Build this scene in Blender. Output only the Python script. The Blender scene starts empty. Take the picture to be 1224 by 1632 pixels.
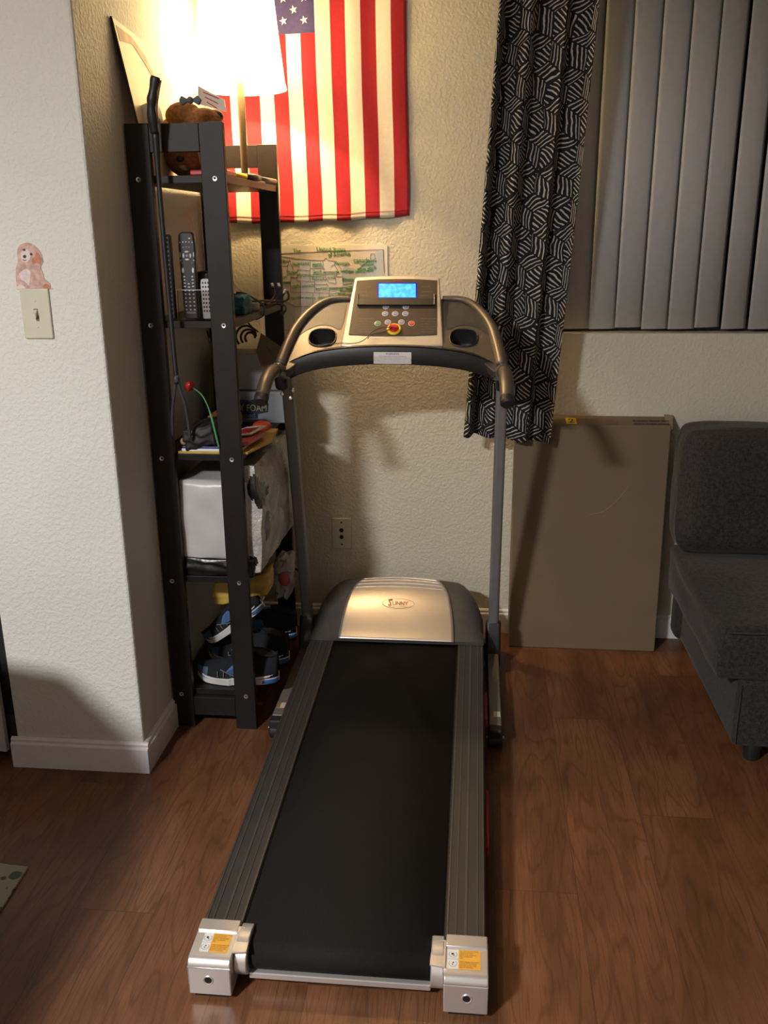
import bpy, bmesh, math, random
from mathutils import Vector, Matrix, noise
random.seed(7)
PI = math.pi
SC = bpy.context.scene
COL = SC.collection

# ------------------------------------------------------------------ camera model
CAMP = Vector((0.61698, -2.31075, 1.39634))
YAW, PIT, ROL, FPX = -0.101532, 0.300368, -0.00925, 1447.73
_f = Vector((math.sin(YAW)*math.cos(PIT), math.cos(YAW)*math.cos(PIT), -math.sin(PIT)))
_r = Vector((math.cos(YAW), -math.sin(YAW), 0)); _u = _r.cross(_f)
RI = math.cos(ROL)*_r + math.sin(ROL)*_u
UP = -math.sin(ROL)*_r + math.cos(ROL)*_u
def ray(u, v): return _f + RI*((u-612)/FPX) - UP*((v-816)/FPX)
def on(u, v, ax, val):
    """point of the room seen at (u, v) that lies on the real plane axis = val"""
    d = ray(u, v); return CAMP + d*((val-CAMP[ax])/d[ax])
def onp(u, v, o, n):
    d = ray(u, v); return CAMP + d*((Vector(o)-CAMP).dot(n)/d.dot(n))
cd = bpy.data.cameras.new('camera'); cam = bpy.data.objects.new('camera', cd); COL.objects.link(cam)
cam.matrix_world = Matrix.Translation(CAMP) @ Matrix((RI, UP, -_f)).transposed().to_4x4()
cd.sensor_fit = 'VERTICAL'; cd.sensor_height = 24.0; cd.lens = 24.0*FPX/1632; cd.clip_start = 0.02
SC.camera = cam

# ------------------------------------------------------------------ materials
def srgb(r, g, b):
    f = lambda c: (c/255/12.92) if c/255 <= .04045 else ((c/255+.055)/1.055)**2.4
    return (f(r), f(g), f(b), 1)
class N:
    def __init__(s, name):
        s.m = bpy.data.materials.new(name); s.m.use_nodes = True; s.t = s.m.node_tree
        s.b = s.t.nodes['Principled BSDF']; s.out = s.t.nodes['Material Output']
    def n(s, typ, **kw):
        o = s.t.nodes.new(typ)
        for k, v in kw.items(): setattr(o, k, v)
        return o
    def l(s, a, b): s.t.links.new(a, b)
    def math(s, op, a, b=None, c=None):
        o = s.n('ShaderNodeMath', operation=op)
        for i, x in enumerate((a, b, c)):
            if x is None: continue
            if isinstance(x, (int, float)): o.inputs[i].default_value = x
            else: s.l(x, o.inputs[i])
        return o.outputs[0]
    def coord(s, kind='Object', scale=(1, 1, 1), rot=(0, 0, 0)):
        tc = s.n('ShaderNodeTexCoord'); mp = s.n('ShaderNodeMapping')
        mp.inputs['Scale'].default_value = scale; mp.inputs['Rotation'].default_value = rot
        s.l(tc.outputs[kind], mp.inputs['Vector']); return mp.outputs['Vector']
    def noise(s, vec, scale, detail=3, rough=.5, dist=0):
        o = s.n('ShaderNodeTexNoise'); o.inputs['Scale'].default_value = scale
        o.inputs['Detail'].default_value = detail; o.inputs['Roughness'].default_value = rough
        o.inputs['Distortion'].default_value = dist; s.l(vec, o.inputs['Vector']); return o.outputs['Fac']
    def ramp(s, fac, stops):
        o = s.n('ShaderNodeValToRGB'); e = o.color_ramp.elements
        while len(e) < len(stops): e.new(.5)
        for i, (p, c) in enumerate(stops): e[i].position = p; e[i].color = c
        s.l(fac, o.inputs['Fac']); return o.outputs['Color']
    def mix(s, fac, a, b, typ='MIX'):
        o = s.n('ShaderNodeMix', data_type='RGBA', blend_type=typ)
        for i, x in ((0, fac), (6, a), (7, b)):
            if isinstance(x, (int, float)): o.inputs[i].default_value = x
            elif isinstance(x, tuple): o.inputs[i].default_value = x
            else: s.l(x, o.inputs[i])
        return o.outputs[2]
    def bump(s, h, strength=.5, dist=.002):
        o = s.n('ShaderNodeBump'); o.inputs['Strength'].default_value = strength
        o.inputs['Distance'].default_value = dist; s.l(h, o.inputs['Height']); s.l(o.outputs['Normal'], s.b.inputs['Normal'])
    def set(s, base=None, rough=None, metal=None, spec=None, **kw):
        i = s.b.inputs
        if base is not None:
            if isinstance(base, tuple): i['Base Color'].default_value = base
            else: s.l(base, i['Base Color'])
        if rough is not None: i['Roughness'].default_value = rough
        if metal is not None: i['Metallic'].default_value = metal
        if spec is not None: i['Specular IOR Level'].default_value = spec
        for k, v in kw.items(): i[k].default_value = v
        return s.m
def plain(name, c, rough=.5, metal=0, spec=.5, var=.12, sc=30, bump=0, bdist=.001, **kw):
    """small procedural colour variation over a plain base"""
    a = N(name); v = a.coord('Object'); f = a.noise(v, sc, 3)
    lo = tuple(x*(1-var) for x in c[:3])+(1,); hi = tuple(min(1, x*(1+var)) for x in c[:3])+(1,)
    a.set(a.ramp(f, [(.3, lo), (.7, hi)]), rough, metal, spec, **kw)
    if bump: a.bump(a.noise(v, sc*6, 2), bump, bdist)
    return a.m
M = {}
def wallmat(name, col):
    a = N(name); v = a.coord('Object')
    w = a.noise(v, 105, 3, .55); w2 = a.noise(v, 45, 3, .5)
    h = a.math('ADD', a.ramp(w, [(.42, (0, 0, 0, 1)), (.62, (1, 1, 1, 1))]), a.math('MULTIPLY', w2, .35))
    c = a.ramp(a.noise(v, 3, 2), [(.3, tuple(x*.96 for x in col[:3])+(1,)), (.7, col)])
    a.set(c, .62, 0, .3); a.bump(h, .5, .0016); return a.m
M['wall'] = wallmat('textured_cream_wall', (.63, .605, .50, 1))
M['pillar'] = wallmat('textured_white_wall', (.66, .665, .62, 1))
M['farwall'] = plain('plain_painted_wall', (.46, .44, .40, 1), .8)
M['ceil'] = plain('ceiling_paint', (.58, .57, .54, 1), .8)
M['trim'] = plain('trim_paint', (.76, .76, .79, 1), .35, var=.03)
def floor_mat():
    a = N('wood_plank_floor'); tc = a.n('ShaderNodeTexCoord'); sp = a.n('ShaderNodeSeparateXYZ'); a.l(tc.outputs['Object'], sp.inputs[0])
    X, Y = sp.outputs[0], sp.outputs[1]
    W, Lp = .182, 1.22
    xi = a.math('DIVIDE', a.math('ADD', X, .045), W); row = a.math('FLOOR', xi); fx = a.math('SUBTRACT', xi, row)
    off = a.math('FRACT', a.math('MULTIPLY', row, .377)); yi = a.math('ADD', a.math('DIVIDE', Y, Lp), off)
    ry = a.math('FLOOR', yi); fy = a.math('SUBTRACT', yi, ry)
    cid = a.n('ShaderNodeCombineXYZ'); a.l(row, cid.inputs[0]); a.l(ry, cid.inputs[1])
    wn = a.n('ShaderNodeTexWhiteNoise', noise_dimensions='2D'); a.l(cid.outputs[0], wn.inputs['Vector'])
    # grain coordinates, shifted per plank
    gx = a.math('ADD', X, a.math('MULTIPLY', wn.outputs['Value'], 7)); gy = a.math('ADD', Y, a.math('MULTIPLY', row, 3.7))
    cg = a.n('ShaderNodeCombineXYZ'); a.l(a.math('MULTIPLY', gx, 1), cg.inputs[0]); a.l(a.math('MULTIPLY', gy, .16), cg.inputs[1])
    big = a.noise(cg.outputs[0], 7, 2, .5)
    rings = a.math('SINE', a.math('MULTIPLY', a.math('ADD', big, a.math('MULTIPLY', a.noise(cg.outputs[0], 30, 2), .05)), 95))
    c2 = a.n('ShaderNodeCombineXYZ'); a.l(gx, c2.inputs[0]); a.l(a.math('MULTIPLY', gy, .03), c2.inputs[1])
    fine = a.noise(c2.outputs[0], 330, 3, .6)
    c3 = a.n('ShaderNodeCombineXYZ'); a.l(gx, c3.inputs[0]); a.l(a.math('MULTIPLY', gy, .25), c3.inputs[1])
    blot = a.noise(c3.outputs[0], 9, 3, .6)
    base = a.ramp(blot, [(.28, (.096, .040, .0185, 1)), (.5, (.165, .070, .031, 1)), (.72, (.225, .102, .048, 1))])
    tint = a.ramp(wn.outputs['Value'], [(0, (.80, .80, .80, 1)), (1, (1.0, 1.0, 1.0, 1))])
    c = a.mix(1.0, base, tint, 'MULTIPLY')
    c = a.mix(a.ramp(rings, [(.60, (0, 0, 0, 1)), (1, (.40, .40, .40, 1))]), c, (.07, .026, .011, 1))
    c = a.mix(a.ramp(fine, [(.50, (0, 0, 0, 1)), (.74, (.75, .75, .75, 1))]), c, (.065, .026, .012, 1))
    ex = a.math('MINIMUM', fx, a.math('SUBTRACT', 1, fx)); ey = a.math('MULTIPLY', a.math('MINIMUM', fy, a.math('SUBTRACT', 1, fy)), Lp/W)
    seam = a.math('LESS_THAN', a.math('MINIMUM', ex, ey), .006)
    c = a.mix(a.math('MULTIPLY', seam, .45), c, (.04, .02, .012, 1))
    a.set(c, .42, 0, .35); a.bump(fine, .25, .0008); return a.m
M['floor'] = floor_mat()
M['blackwood'] = plain('black_brown_stained_wood', (.0095, .008, .008, 1), .45, spec=.28, var=.25, sc=25)
M['screw'] = plain('zinc_screw', (.62, .61, .6, 1), .35, 1, var=.05)
M['hole'] = plain('black_recess', (.006, .006, .006, 1), .8)
M['rubber'] = plain('black_rubber', (.012, .012, .013, 1), .6)
M['blackplastic'] = plain('black_plastic', (.016, .017, .019, 1), .42)
M['greyplastic'] = plain('dark_grey_textured_plastic', (.050, .050, .050, 1), .5, bump=.2, sc=60)
def belt():
    a = N('treadmill_belt'); v = a.coord('Object'); f = a.noise(v, 420, 2)
    a.set(a.ramp(f, [(.3, (.009, .009, .010, 1)), (.7, (.014, .0135, .013, 1))]), .8, 0, .15); a.bump(f, .35, .0008); return a.m
M['belt'] = belt()
M['tray'] = plain('slate_plastic_tray', (.030, .034, .040, 1), .5, bump=.2, sc=60)
M['rail'] = plain('grey_anodised_rail', (.045, .044, .040, 1), .5, .3, var=.06, sc=12)
M['railrib'] = plain('light_grey_rail_rib', (.085, .08, .07, 1), .45, .4, var=.05)
M['silver'] = plain('silver_painted_plastic', (.72, .70, .68, 1), .30, .7, var=.03, sc=8)
M['silverhood'] = plain('silver_hood_panel', (.55, .52, .48, 1), .33, .7, var=.03, sc=8)
M['bronze'] = plain('metallic_grey_plastic', (.115, .10, .085, 1), .42, .45, var=.05, sc=8)
M['greymetal'] = plain('grey_powder_coated_steel', (.20, .20, .20, 1), .45, .2, var=.04)
M['footmetal'] = plain('taupe_painted_steel', (.19, .17, .14, 1), .45, .25, var=.04)
M['face'] = plain('console_faceplate', (.065, .052, .045, 1), .36, .3, var=.06)
def emis(name, c, s):
    a = N(name); a.set((0, 0, 0, 1), .2); a.b.inputs['Emission Color'].default_value = c; a.b.inputs['Emission Strength'].default_value = s; return a.m
def lcd():
    a = N('backlit_lcd'); v = a.coord('Object'); f = a.noise(v, 60, 2)
    a.set((.02, .05, .1, 1), .15); a.l(a.ramp(f, [(.3, (.03, .32, 1, 1)), (.7, (.09, .62, 1, 1))]), a.b.inputs['Emission Color'])
    a.b.inputs['Emission Strength'].default_value = 1.5; return a.m
M['lcd'] = lcd()
M['lcdedge'] = emis('blue_lcd_frame', (.012, .02, 1, 1), .42)
M['btnblue'] = plain('pale_blue_button', (.22, .25, .42, 1), .4)
M['btnrim'] = plain('white_button_rim', (.62, .62, .64, 1), .4)
M['green'] = plain('green_button', (.05, .27, .08, 1), .4)
M['red'] = plain('red_plastic', (.50, .018, .02, 1), .35)
M['redrib'] = plain('red_bumper_strip', (.33, .016, .018, 1), .5)
M['yellow'] = plain('yellow_plastic', (.80, .56, .02, 1), .4)
M['orange'] = plain('orange_label', (.82, .42, .05, 1), .45, var=.04)
M['white'] = plain('white_paper', (.74, .74, .72, 1), .6, var=.03)
M['ink'] = plain('dark_ink', (.03, .028, .03, 1), .6)
M['inkgrey'] = plain('grey_print', (.16, .15, .15, 1), .6)
M['inkorange'] = plain('brown_print', (.30, .16, .04, 1), .6)
M['inkred'] = plain('red_print', (.42, .045, .02, 1), .5)
M['fabgrey'] = None
def weave(name, c1, c2, sc=260):
    a = N(name); tc = a.coord('Object')
    sx = a.coord('Object', (sc, sc*.15, sc*.15)); sz = a.coord('Object', (sc*.15, sc*.15, sc)); sy = a.coord('Object', (sc*.15, sc, sc*.15))
    f1 = a.noise(sx, 1, 2); f2 = a.noise(sz, 1, 2); f3 = a.noise(sy, 1, 2)
    f = a.math('DIVIDE', a.math('ADD', a.math('ADD', f1, f2), f3), 3)
    a.set(a.ramp(f, [(.40, c1), (.60, c2)]), .9, 0, .15); a.bump(f, .5, .002)
    a.b.inputs['Sheen Weight'].default_value = .1; return a.m
M['sofa'] = weave('charcoal_woven_fabric', (.017, .0165, .0165, 1), (.044, .043, .044, 1), 560)
M['cord'] = plain('black_cord', (.01, .01, .01, 1), .45)
M['card'] = plain('brown_cardboard', (.175, .128, .080, 1), .8, var=.05, sc=6)
M['cardlight'] = plain('cardboard_edge', (.29, .215, .145, 1), .75, var=.08, sc=40)
M['slat'] = plain('grey_vinyl_slat', (.55, .56, .555, 1), .55, var=.03, sc=50)
M['ivory'] = plain('ivory_plastic', (.56, .55, .44, 1), .4, var=.02)
M['redfab'] = plain('red_flag_cotton', (.36, .012, .022, 1), .9, bump=.2, sc=90, var=.06)
M['whitefab'] = plain('white_flag_cotton', (.80, .72, .58, 1), .85, bump=.2, sc=90, var=.04)
M['bluefab'] = plain('navy_flag_cotton', (.045, .035, .13, 1), .85, bump=.2, sc=90)
M['poster'] = plain('laminated_paper', (.60, .56, .49, 1), .45, var=.05, sc=14)
M['posterblue'] = plain('map_sea_blue', (.42, .47, .50, 1), .45, var=.05, sc=10)
M['posterrim'] = plain('poster_rim', (.70, .67, .58, 1), .45, var=.03)
M['marker'] = plain('green_marker_ink', (.07, .27, .035, 1), .6)
M['mapline'] = plain('brown_map_line', (.16, .075, .05, 1), .6)
def glass(name, rough=.02, col=(1, 1, 1, 1)):
    a = N(name); a.set(col, rough); a.b.inputs['Transmission Weight'].default_value = 1; a.b.inputs['IOR'].default_value = 1.1; return a.m
M['clear'] = glass('clear_acrylic', .05)
M['bagclear'] = plain('cloudy_plastic_wrap', (.40, .385, .37, 1), .28, spec=.8, var=.25, sc=18, bump=.7, bdist=.006)
M['packwhite'] = plain('white_paper_pack', (.52, .52, .53, 1), .35, spec=.6, var=.06, sc=6, bump=.25, bdist=.004)
M['bagblack'] = plain('black_glossy_bag', (.008, .008, .009, 1), .3, spec=.6, bump=.35, sc=5, bdist=.008)
M['mirror'] = plain('mirror_glass', (.85, .84, .80, 1), .03, 1, var=.01)
M['creamreflect'] = plain('cream_mirror_reflection', (.74, .66, .44, 1), .5, var=.03)  # reflected yellow of the mirror, put into the colour
M['tanstrip'] = plain('tan_strip', (.52, .34, .20, 1), .6, var=.2)
M['brownplush'] = plain('brown_plush', (.30, .125, .04, 1), .95, bump=.9, sc=120, bdist=.003, var=.3)
M['creamplush'] = plain('cream_plush', (.62, .47, .28, 1), .95, bump=.9, sc=120, bdist=.003)
M['bluegrey'] = plain('blue_grey_ribbon', (.10, .12, .15, 1), .6)
M['pinkplush'] = plain('pink_plush', (.55, .28, .18, 1), .9)
M['tan'] = plain('tan_leather', (.42, .24, .12, 1), .6)
M['greybox'] = plain('pale_grey_box_card', (.33, .33, .33, 1), .6, var=.05, sc=10)
M['greybox2'] = plain('blue_grey_printed_box', (.25, .27, .30, 1), .5, var=.05, sc=10)
M['navy'] = plain('navy_print', (.012, .022, .05, 1), .5)
M['lettergreen'] = plain('yellow_green_letters', (.42, .42, .16, 1), .5)
M['darkbluebk'] = plain('blue_book_cover', (.02, .04, .22, 1), .3)
M['teal'] = plain('teal_cloth', (.02, .11, .14, 1), .8)
M['redbk'] = plain('red_pink_cover', (.50, .10, .09, 1), .4)
M['amber'] = plain('amber_folder', (.52, .36, .07, 1), .5)
M['shoeblack'] = plain('black_mesh_upper', (.015, .017, .021, 1), .95, spec=.2, bump=.5, sc=80)
M['shoeblue'] = plain('blue_shoe_panel', (.025, .095, .25, 1), .5)
M['shoewhite'] = plain('white_foam_sole', (.62, .62, .62, 1), .6)
M['shoegrey'] = plain('grey_shoe_trim', (.14, .15, .16, 1), .5)
M['toeblue'] = plain('slate_blue_toe', (.05, .085, .14, 1), .5)
M['orangecloth'] = plain('dull_orange_cloth', (.28, .08, .02, 1), .8)
M['straw'] = plain('green_straw', (.08, .33, .12, 1), .5)
M['lampmetal'] = plain('dark_bronze_lamp_metal', (.10, .075, .045, 1), .4, .7)
M['woodball'] = plain('wooden_ball', (.42, .25, .13, 1), .5)
M['dogfur'] = plain('apricot_fur_print', (.52, .34, .285, 1), .6, var=.25, sc=90)
M['dogfur2'] = plain('russet_fur_print', (.45, .19, .10, 1), .6, var=.2, sc=90)
M['dogpale'] = plain('pale_fur_print', (.66, .56, .55, 1), .6, var=.1, sc=90)
def rugmat():
    a = N('leaf_print_rug'); v = a.coord('Object'); vo = a.n('ShaderNodeTexVoronoi'); vo.inputs['Scale'].default_value = 26; a.l(v, vo.inputs['Vector'])
    nz = a.noise(v, 40, 2)
    f = a.math('ADD', vo.outputs['Distance'], a.math('MULTIPLY', nz, .35))
    a.set(a.ramp(f, [(.52, (.10, .14, .10, 1)), (.56, (.36, .35, .27, 1))]), .95, 0, .1); a.bump(nz, .5, .002); return a.m
M['rug'] = rugmat()
def curtain_mat():
    """dark cloth printed with brush-stroke hatching, three directions, in a lattice of rhombi"""
    a = N('hatched_curtain_print'); tc = a.n('ShaderNodeTexCoord'); nz = a.n('ShaderNodeTexNoise'); nz.inputs['Scale'].default_value = 9
    nz.inputs['Detail'].default_value = 2; a.l(tc.outputs['UV'], nz.inputs['Vector'])
    v0 = a.n('ShaderNodeVectorMath', operation='SUBTRACT'); a.l(nz.outputs['Color'], v0.inputs[0]); v0.inputs[1].default_value = (.5, .5, .5)
    v1 = a.n('ShaderNodeVectorMath', operation='SCALE'); a.l(v0.outputs[0], v1.inputs[0]); v1.inputs['Scale'].default_value = .045
    v2 = a.n('ShaderNodeVectorMath', operation='ADD'); a.l(tc.outputs['UV'], v2.inputs[0]); a.l(v1.outputs[0], v2.inputs[1])
    sp = a.n('ShaderNodeSeparateXYZ'); a.l(v2.outputs[0], sp.inputs[0])
    S = .104; X = a.math('DIVIDE', sp.outputs[0], S); Y = a.math('DIVIDE', sp.outputs[1], S)
    q3 = math.sqrt(3)
    ax = a.math('SUBTRACT', X, a.math('ROUND', X)); ay = a.math('SUBTRACT', Y, a.math('MULTIPLY', a.math('ROUND', a.math('DIVIDE', Y, q3)), q3))
    bx = a.math('SUBTRACT', a.math('FRACT', X), .5); by = a.math('SUBTRACT', a.math('MULTIPLY', a.math('FRACT', a.math('DIVIDE', Y, q3)), q3), q3/2)
    la = a.math('ADD', a.math('MULTIPLY', ax, ax), a.math('MULTIPLY', ay, ay)); lb = a.math('ADD', a.math('MULTIPLY', bx, bx), a.math('MULTIPLY', by, by))
    pk = a.math('LESS_THAN', lb, la)
    def sel(p, q): return a.math('ADD', a.math('MULTIPLY', p, a.math('SUBTRACT', 1, pk)), a.math('MULTIPLY', q, pk))
    hx, hy = sel(ax, bx), sel(ay, by)
    ang = a.math('ARCTAN2', hy, hx)                       # -pi..pi
    sec = a.math('FLOOR', a.math('DIVIDE', a.math('ADD', ang, PI+PI/6+.001), 2*PI/3))   # 0..3
    sec = a.math('MODULO', sec, 3)
    # hatch angle per rhombus
    th = a.math('ADD', a.math('MULTIPLY', sec, PI/3), PI/2)
    ct, st = a.math('COSINE', th), a.math('SINE', th)
    u = a.math('ADD', a.math('MULTIPLY', X, ct), a.math('MULTIPLY', Y, st))
    w = a.math('SUBTRACT', a.math('MULTIPLY', Y, ct), a.math('MULTIPLY', X, st))
    n2 = a.noise(tc.outputs['UV'], 60, 2)
    k = a.math('ADD', a.math('MULTIPLY', w, 8.5), a.math('MULTIPLY', n2, .35))
    ln = a.math('ABSOLUTE', a.math('SUBTRACT', a.math('FRACT', k), .5))
    line = a.math('LESS_THAN', ln, a.math('ADD', .07, a.math('MULTIPLY', n2, .17)))
    # gaps at the rhombus borders: distance in angle from sector edges and hex border
    sa = a.math('FRACT', a.math('DIVIDE', a.math('ADD', ang, PI+PI/6+.001), 2*PI/3))
    rad = a.math('SQRT', a.math('ADD', a.math('MULTIPLY', hx, hx), a.math('MULTIPLY', hy, hy)))
    ed = a.math('MULTIPLY', a.math('MINIMUM', sa, a.math('SUBTRACT', 1, sa)), a.math('MULTIPLY', rad, 2*PI/3))
    hexd = a.math('MAXIMUM', a.math('ABSOLUTE', hx), a.math('ADD', a.math('MULTIPLY', a.math('ABSOLUTE', hx), .5), a.math('MULTIPLY', a.math('ABSOLUTE', hy), q3/2)))
    g = a.math('MULTIPLY', a.math('GREATER_THAN', ed, .022), a.math('LESS_THAN', hexd, .475))
    fac = a.math('MULTIPLY', a.math('MULTIPLY', line, g), .92)
    cl = a.mix(fac, (.014, .015, .020, 1), (.52, .51, .47, 1))
    a.set(cl, .85, 0, .2); a.bump(a.noise(tc.outputs['UV'], 900, 2), .2, .0006); return a.m
M['curtain'] = curtain_mat()
def shade_mat():
    a = N('lit_lamp_shade'); a.set((.85, .78, .62, 1), .9)
    a.b.inputs['Emission Color'].default_value = (1, .72, .34, 1); a.b.inputs['Emission Strength'].default_value = 12; return a.m
M['shade'] = shade_mat()
M['bulb'] = emis('bulb_glow', (1, .72, .40, 1), 30)
M['fixture'] = emis('ceiling_light_glow', (1, .88, .72, 1), 12)
M['nightglass'] = plain('night_window_glass', (.006, .007, .009, 1), .05, spec=.6)
M['wood'] = plain('plain_oak', (.30, .18, .09, 1), .5)
M['whitepanel'] = plain('white_enamel', (.55, .57, .60, 1), .35, var=.02)

# ------------------------------------------------------------------ mesh helpers
def B(): return bmesh.new()
def add_box(bm, x0, x1, y0, y1, z0, z1, mi=0, mat=None):
    vs = [bm.verts.new((x, y, z)) for x in (x0, x1) for y in (y0, y1) for z in (z0, z1)]
    if mat is not None:
        for v in vs: v.co = mat @ v.co
    for q in ((0, 1, 3, 2), (4, 6, 7, 5), (0, 4, 5, 1), (2, 3, 7, 6), (0, 2, 6, 4), (1, 5, 7, 3)):
        f = bm.faces.new([vs[i] for i in q]); f.material_index = mi
    return vs
def add_tube(bm, pts, r, seg=12, mi=0, cap=True, flat=1.0):
    pts = [Vector(p) for p in pts]; n = len(pts); rs = r if isinstance(r, (list, tuple)) else [r]*n
    t = (pts[1]-pts[0]).normalized(); ref = Vector((0, 0, 1)) if abs(t.z) < .9 else Vector((1, 0, 0))
    a = t.cross(ref).normalized(); rings = []
    for i in range(n):
        t = (pts[min(i+1, n-1)]-pts[max(i-1, 0)]).normalized()
        a = (a - t*a.dot(t)).normalized(); b = t.cross(a)
        rings.append([bm.verts.new(pts[i]+(a*math.cos(2*PI*k/seg)+b*math.sin(2*PI*k/seg)*flat)*rs[i]) for k in range(seg)])
    for i in range(n-1):
        for k in range(seg):
            f = bm.faces.new((rings[i][k], rings[i][(k+1) % seg], rings[i+1][(k+1) % seg], rings[i+1][k])); f.material_index = mi
    if cap:
        bm.faces.new(rings[0][::-1]).material_index = mi; bm.faces.new(rings[-1]).material_index = mi
def add_lathe(bm, prof, c, axis=Vector((0, 0, 1)), seg=32, mi=0, close=False):
    """prof: (radius, height) along axis from c"""
    axis = Vector(axis).normalized(); ref = Vector((1, 0, 0)) if abs(axis.x) < .9 else Vector((0, 1, 0))
    a = axis.cross(ref).normalized(); b = axis.cross(a); c = Vector(c); rings = []
    for r, h in prof:
        rings.append([bm.verts.new(c+axis*h+(a*math.cos(2*PI*k/seg)+b*math.sin(2*PI*k/seg))*max(r, 1e-5)) for k in range(seg)])
    for i in range(len(rings)-1):
        for k in range(seg):
            f = bm.faces.new((rings[i][k], rings[i][(k+1) % seg], rings[i+1][(k+1) % seg], rings[i+1][k])); f.material_index = mi
def add_prism(bm, poly, d, mi=0):
    """poly: list of 3D points (planar), extruded by vector d"""
    d = Vector(d); a = [bm.verts.new(Vector(p)) for p in poly]; b = [bm.verts.new(Vector(p)+d) for p in poly]
    n = len(a); fs = [bm.faces.new(a[::-1]), bm.faces.new(b)]
    for i in range(n): fs.append(bm.faces.new((a[i], a[(i+1) % n], b[(i+1) % n], b[i])))
    for f in fs: f.material_index = mi
def add_sphere(bm, c, r, seg=20, mi=0, sc=(1, 1, 1), rot=None):
    m = Matrix.Translation(c) @ (rot.to_4x4() if rot else Matrix.Identity(4)) @ Matrix.Diagonal((r*sc[0], r*sc[1], r*sc[2], 1))
    g = bmesh.ops.create_uvsphere(bm, u_segments=seg, v_segments=max(6, seg//2), radius=1, matrix=m)
    for v in g['verts']:
        for f in v.link_faces: f.material_index = mi
def add_grid(bm, fn, nu, nv, mi=0, uvf=None):
    g = [[bm.verts.new(fn(i/nu, j/nv)) for j in range(nv+1)] for i in range(nu+1)]
    uv = bm.loops.layers.uv.verify() if uvf else None
    for i in range(nu):
        for j in range(nv):
            f = bm.faces.new((g[i][j], g[i+1][j], g[i+1][j+1], g[i][j+1])); f.material_index = mi(i, j) if callable(mi) else mi
            if uv:
                for lp, (a, b) in zip(f.loops, ((i, j), (i+1, j), (i+1, j+1), (i, j+1))): lp[uv].uv = uvf(a/nu, b/nv)
    return g
def text_bm(bm, body, size, o, ex, ey, n=None, mi=0, align='CENTER', lift=.0004, sx=1.0):
    c = bpy.data.curves.new('t', 'FONT'); c.body = body; c.size = size; c.align_x = align; c.align_y = 'CENTER'; c.resolution_u = 3
    ob = bpy.data.objects.new('t', c); COL.objects.link(ob)
    dg = bpy.context.evaluated_depsgraph_get(); dg.update(); me = bpy.data.meshes.new_from_object(ob.evaluated_get(dg))
    ex = Vector(ex).normalized(); ey = Vector(ey).normalized(); n = Vector(n).normalized() if n is not None else ex.cross(ey)
    vs = [bm.verts.new(Vector(o)+ex*(v.co.x*sx)+ey*v.co.y+n*lift) for v in me.vertices]
    for p in me.polygons:
        try:
            f = bm.faces.new([vs[i] for i in p.vertices]); f.material_index = mi
        except ValueError: pass
    bpy.data.objects.remove(ob); bpy.data.curves.remove(c); bpy.data.meshes.remove(me)
def obj(name, bm, mats, parent=None, smooth=False, bevel=0, seg=2, ang=35, normals=True, mods=()):
    if normals: bmesh.ops.recalc_face_normals(bm, faces=bm.faces)
    me = bpy.data.meshes.new(name); bm.to_mesh(me); bm.free()
    for m in (mats if isinstance(mats, (list, tuple)) else [mats]): me.materials.append(M[m] if isinstance(m, str) else m)
    o = bpy.data.objects.new(name, me); COL.objects.link(o)
    if bevel:
        b = o.modifiers.new('bevel', 'BEVEL'); b.width = bevel; b.segments = seg; b.limit_method = 'ANGLE'; b.angle_limit = math.radians(35); b.harden_normals = False
    for t, kw in mods:
        m_ = o.modifiers.new(t.lower(), t)
        for k, v in kw.items(): setattr(m_, k, v)
    if smooth:
        for p in me.polygons: p.use_smooth = True
        if smooth != 'all': me.set_sharp_from_angle(angle=math.radians(ang))
    if parent is not None:
        o.parent = parent
        if parent.type == 'EMPTY': o.matrix_parent_inverse = Matrix.Translation(-parent.location)
    return o
def tag(o, label=None, cat=None, group=None, kind=None):
    if label: o['label'] = label
    if cat: o['category'] = cat
    if group: o['group'] = group
    if kind: o['kind'] = kind
    return o
def thing(name, label, cat, loc, group=None):
    o = bpy.data.objects.new(name, None); COL.objects.link(o); o.location = loc; o.empty_display_size = .05
    return tag(o, label, cat, group)
def struct(name, bm, m, label=None, **kw):
    o = obj(name, bm, m, **kw); o['kind'] = 'structure'; o['label'] = label or name.replace('_', ' '); o['category'] = name.split('_')[0]; return o
def sm(pts, n=6):
    """Catmull-Rom through the points"""
    pts = [Vector(p) for p in pts]; out = []
    P_ = [pts[0]]+pts+[pts[-1]]
    for i in range(1, len(P_)-2):
        for k in range(n):
            t = k/n; a, b, c, d = P_[i-1], P_[i], P_[i+1], P_[i+2]
            out.append(.5*((2*b)+(c-a)*t+(2*a-5*b+4*c-d)*t*t+(3*b-a-3*c+d)*t**3))
    out.append(pts[-1]); return out

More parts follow.
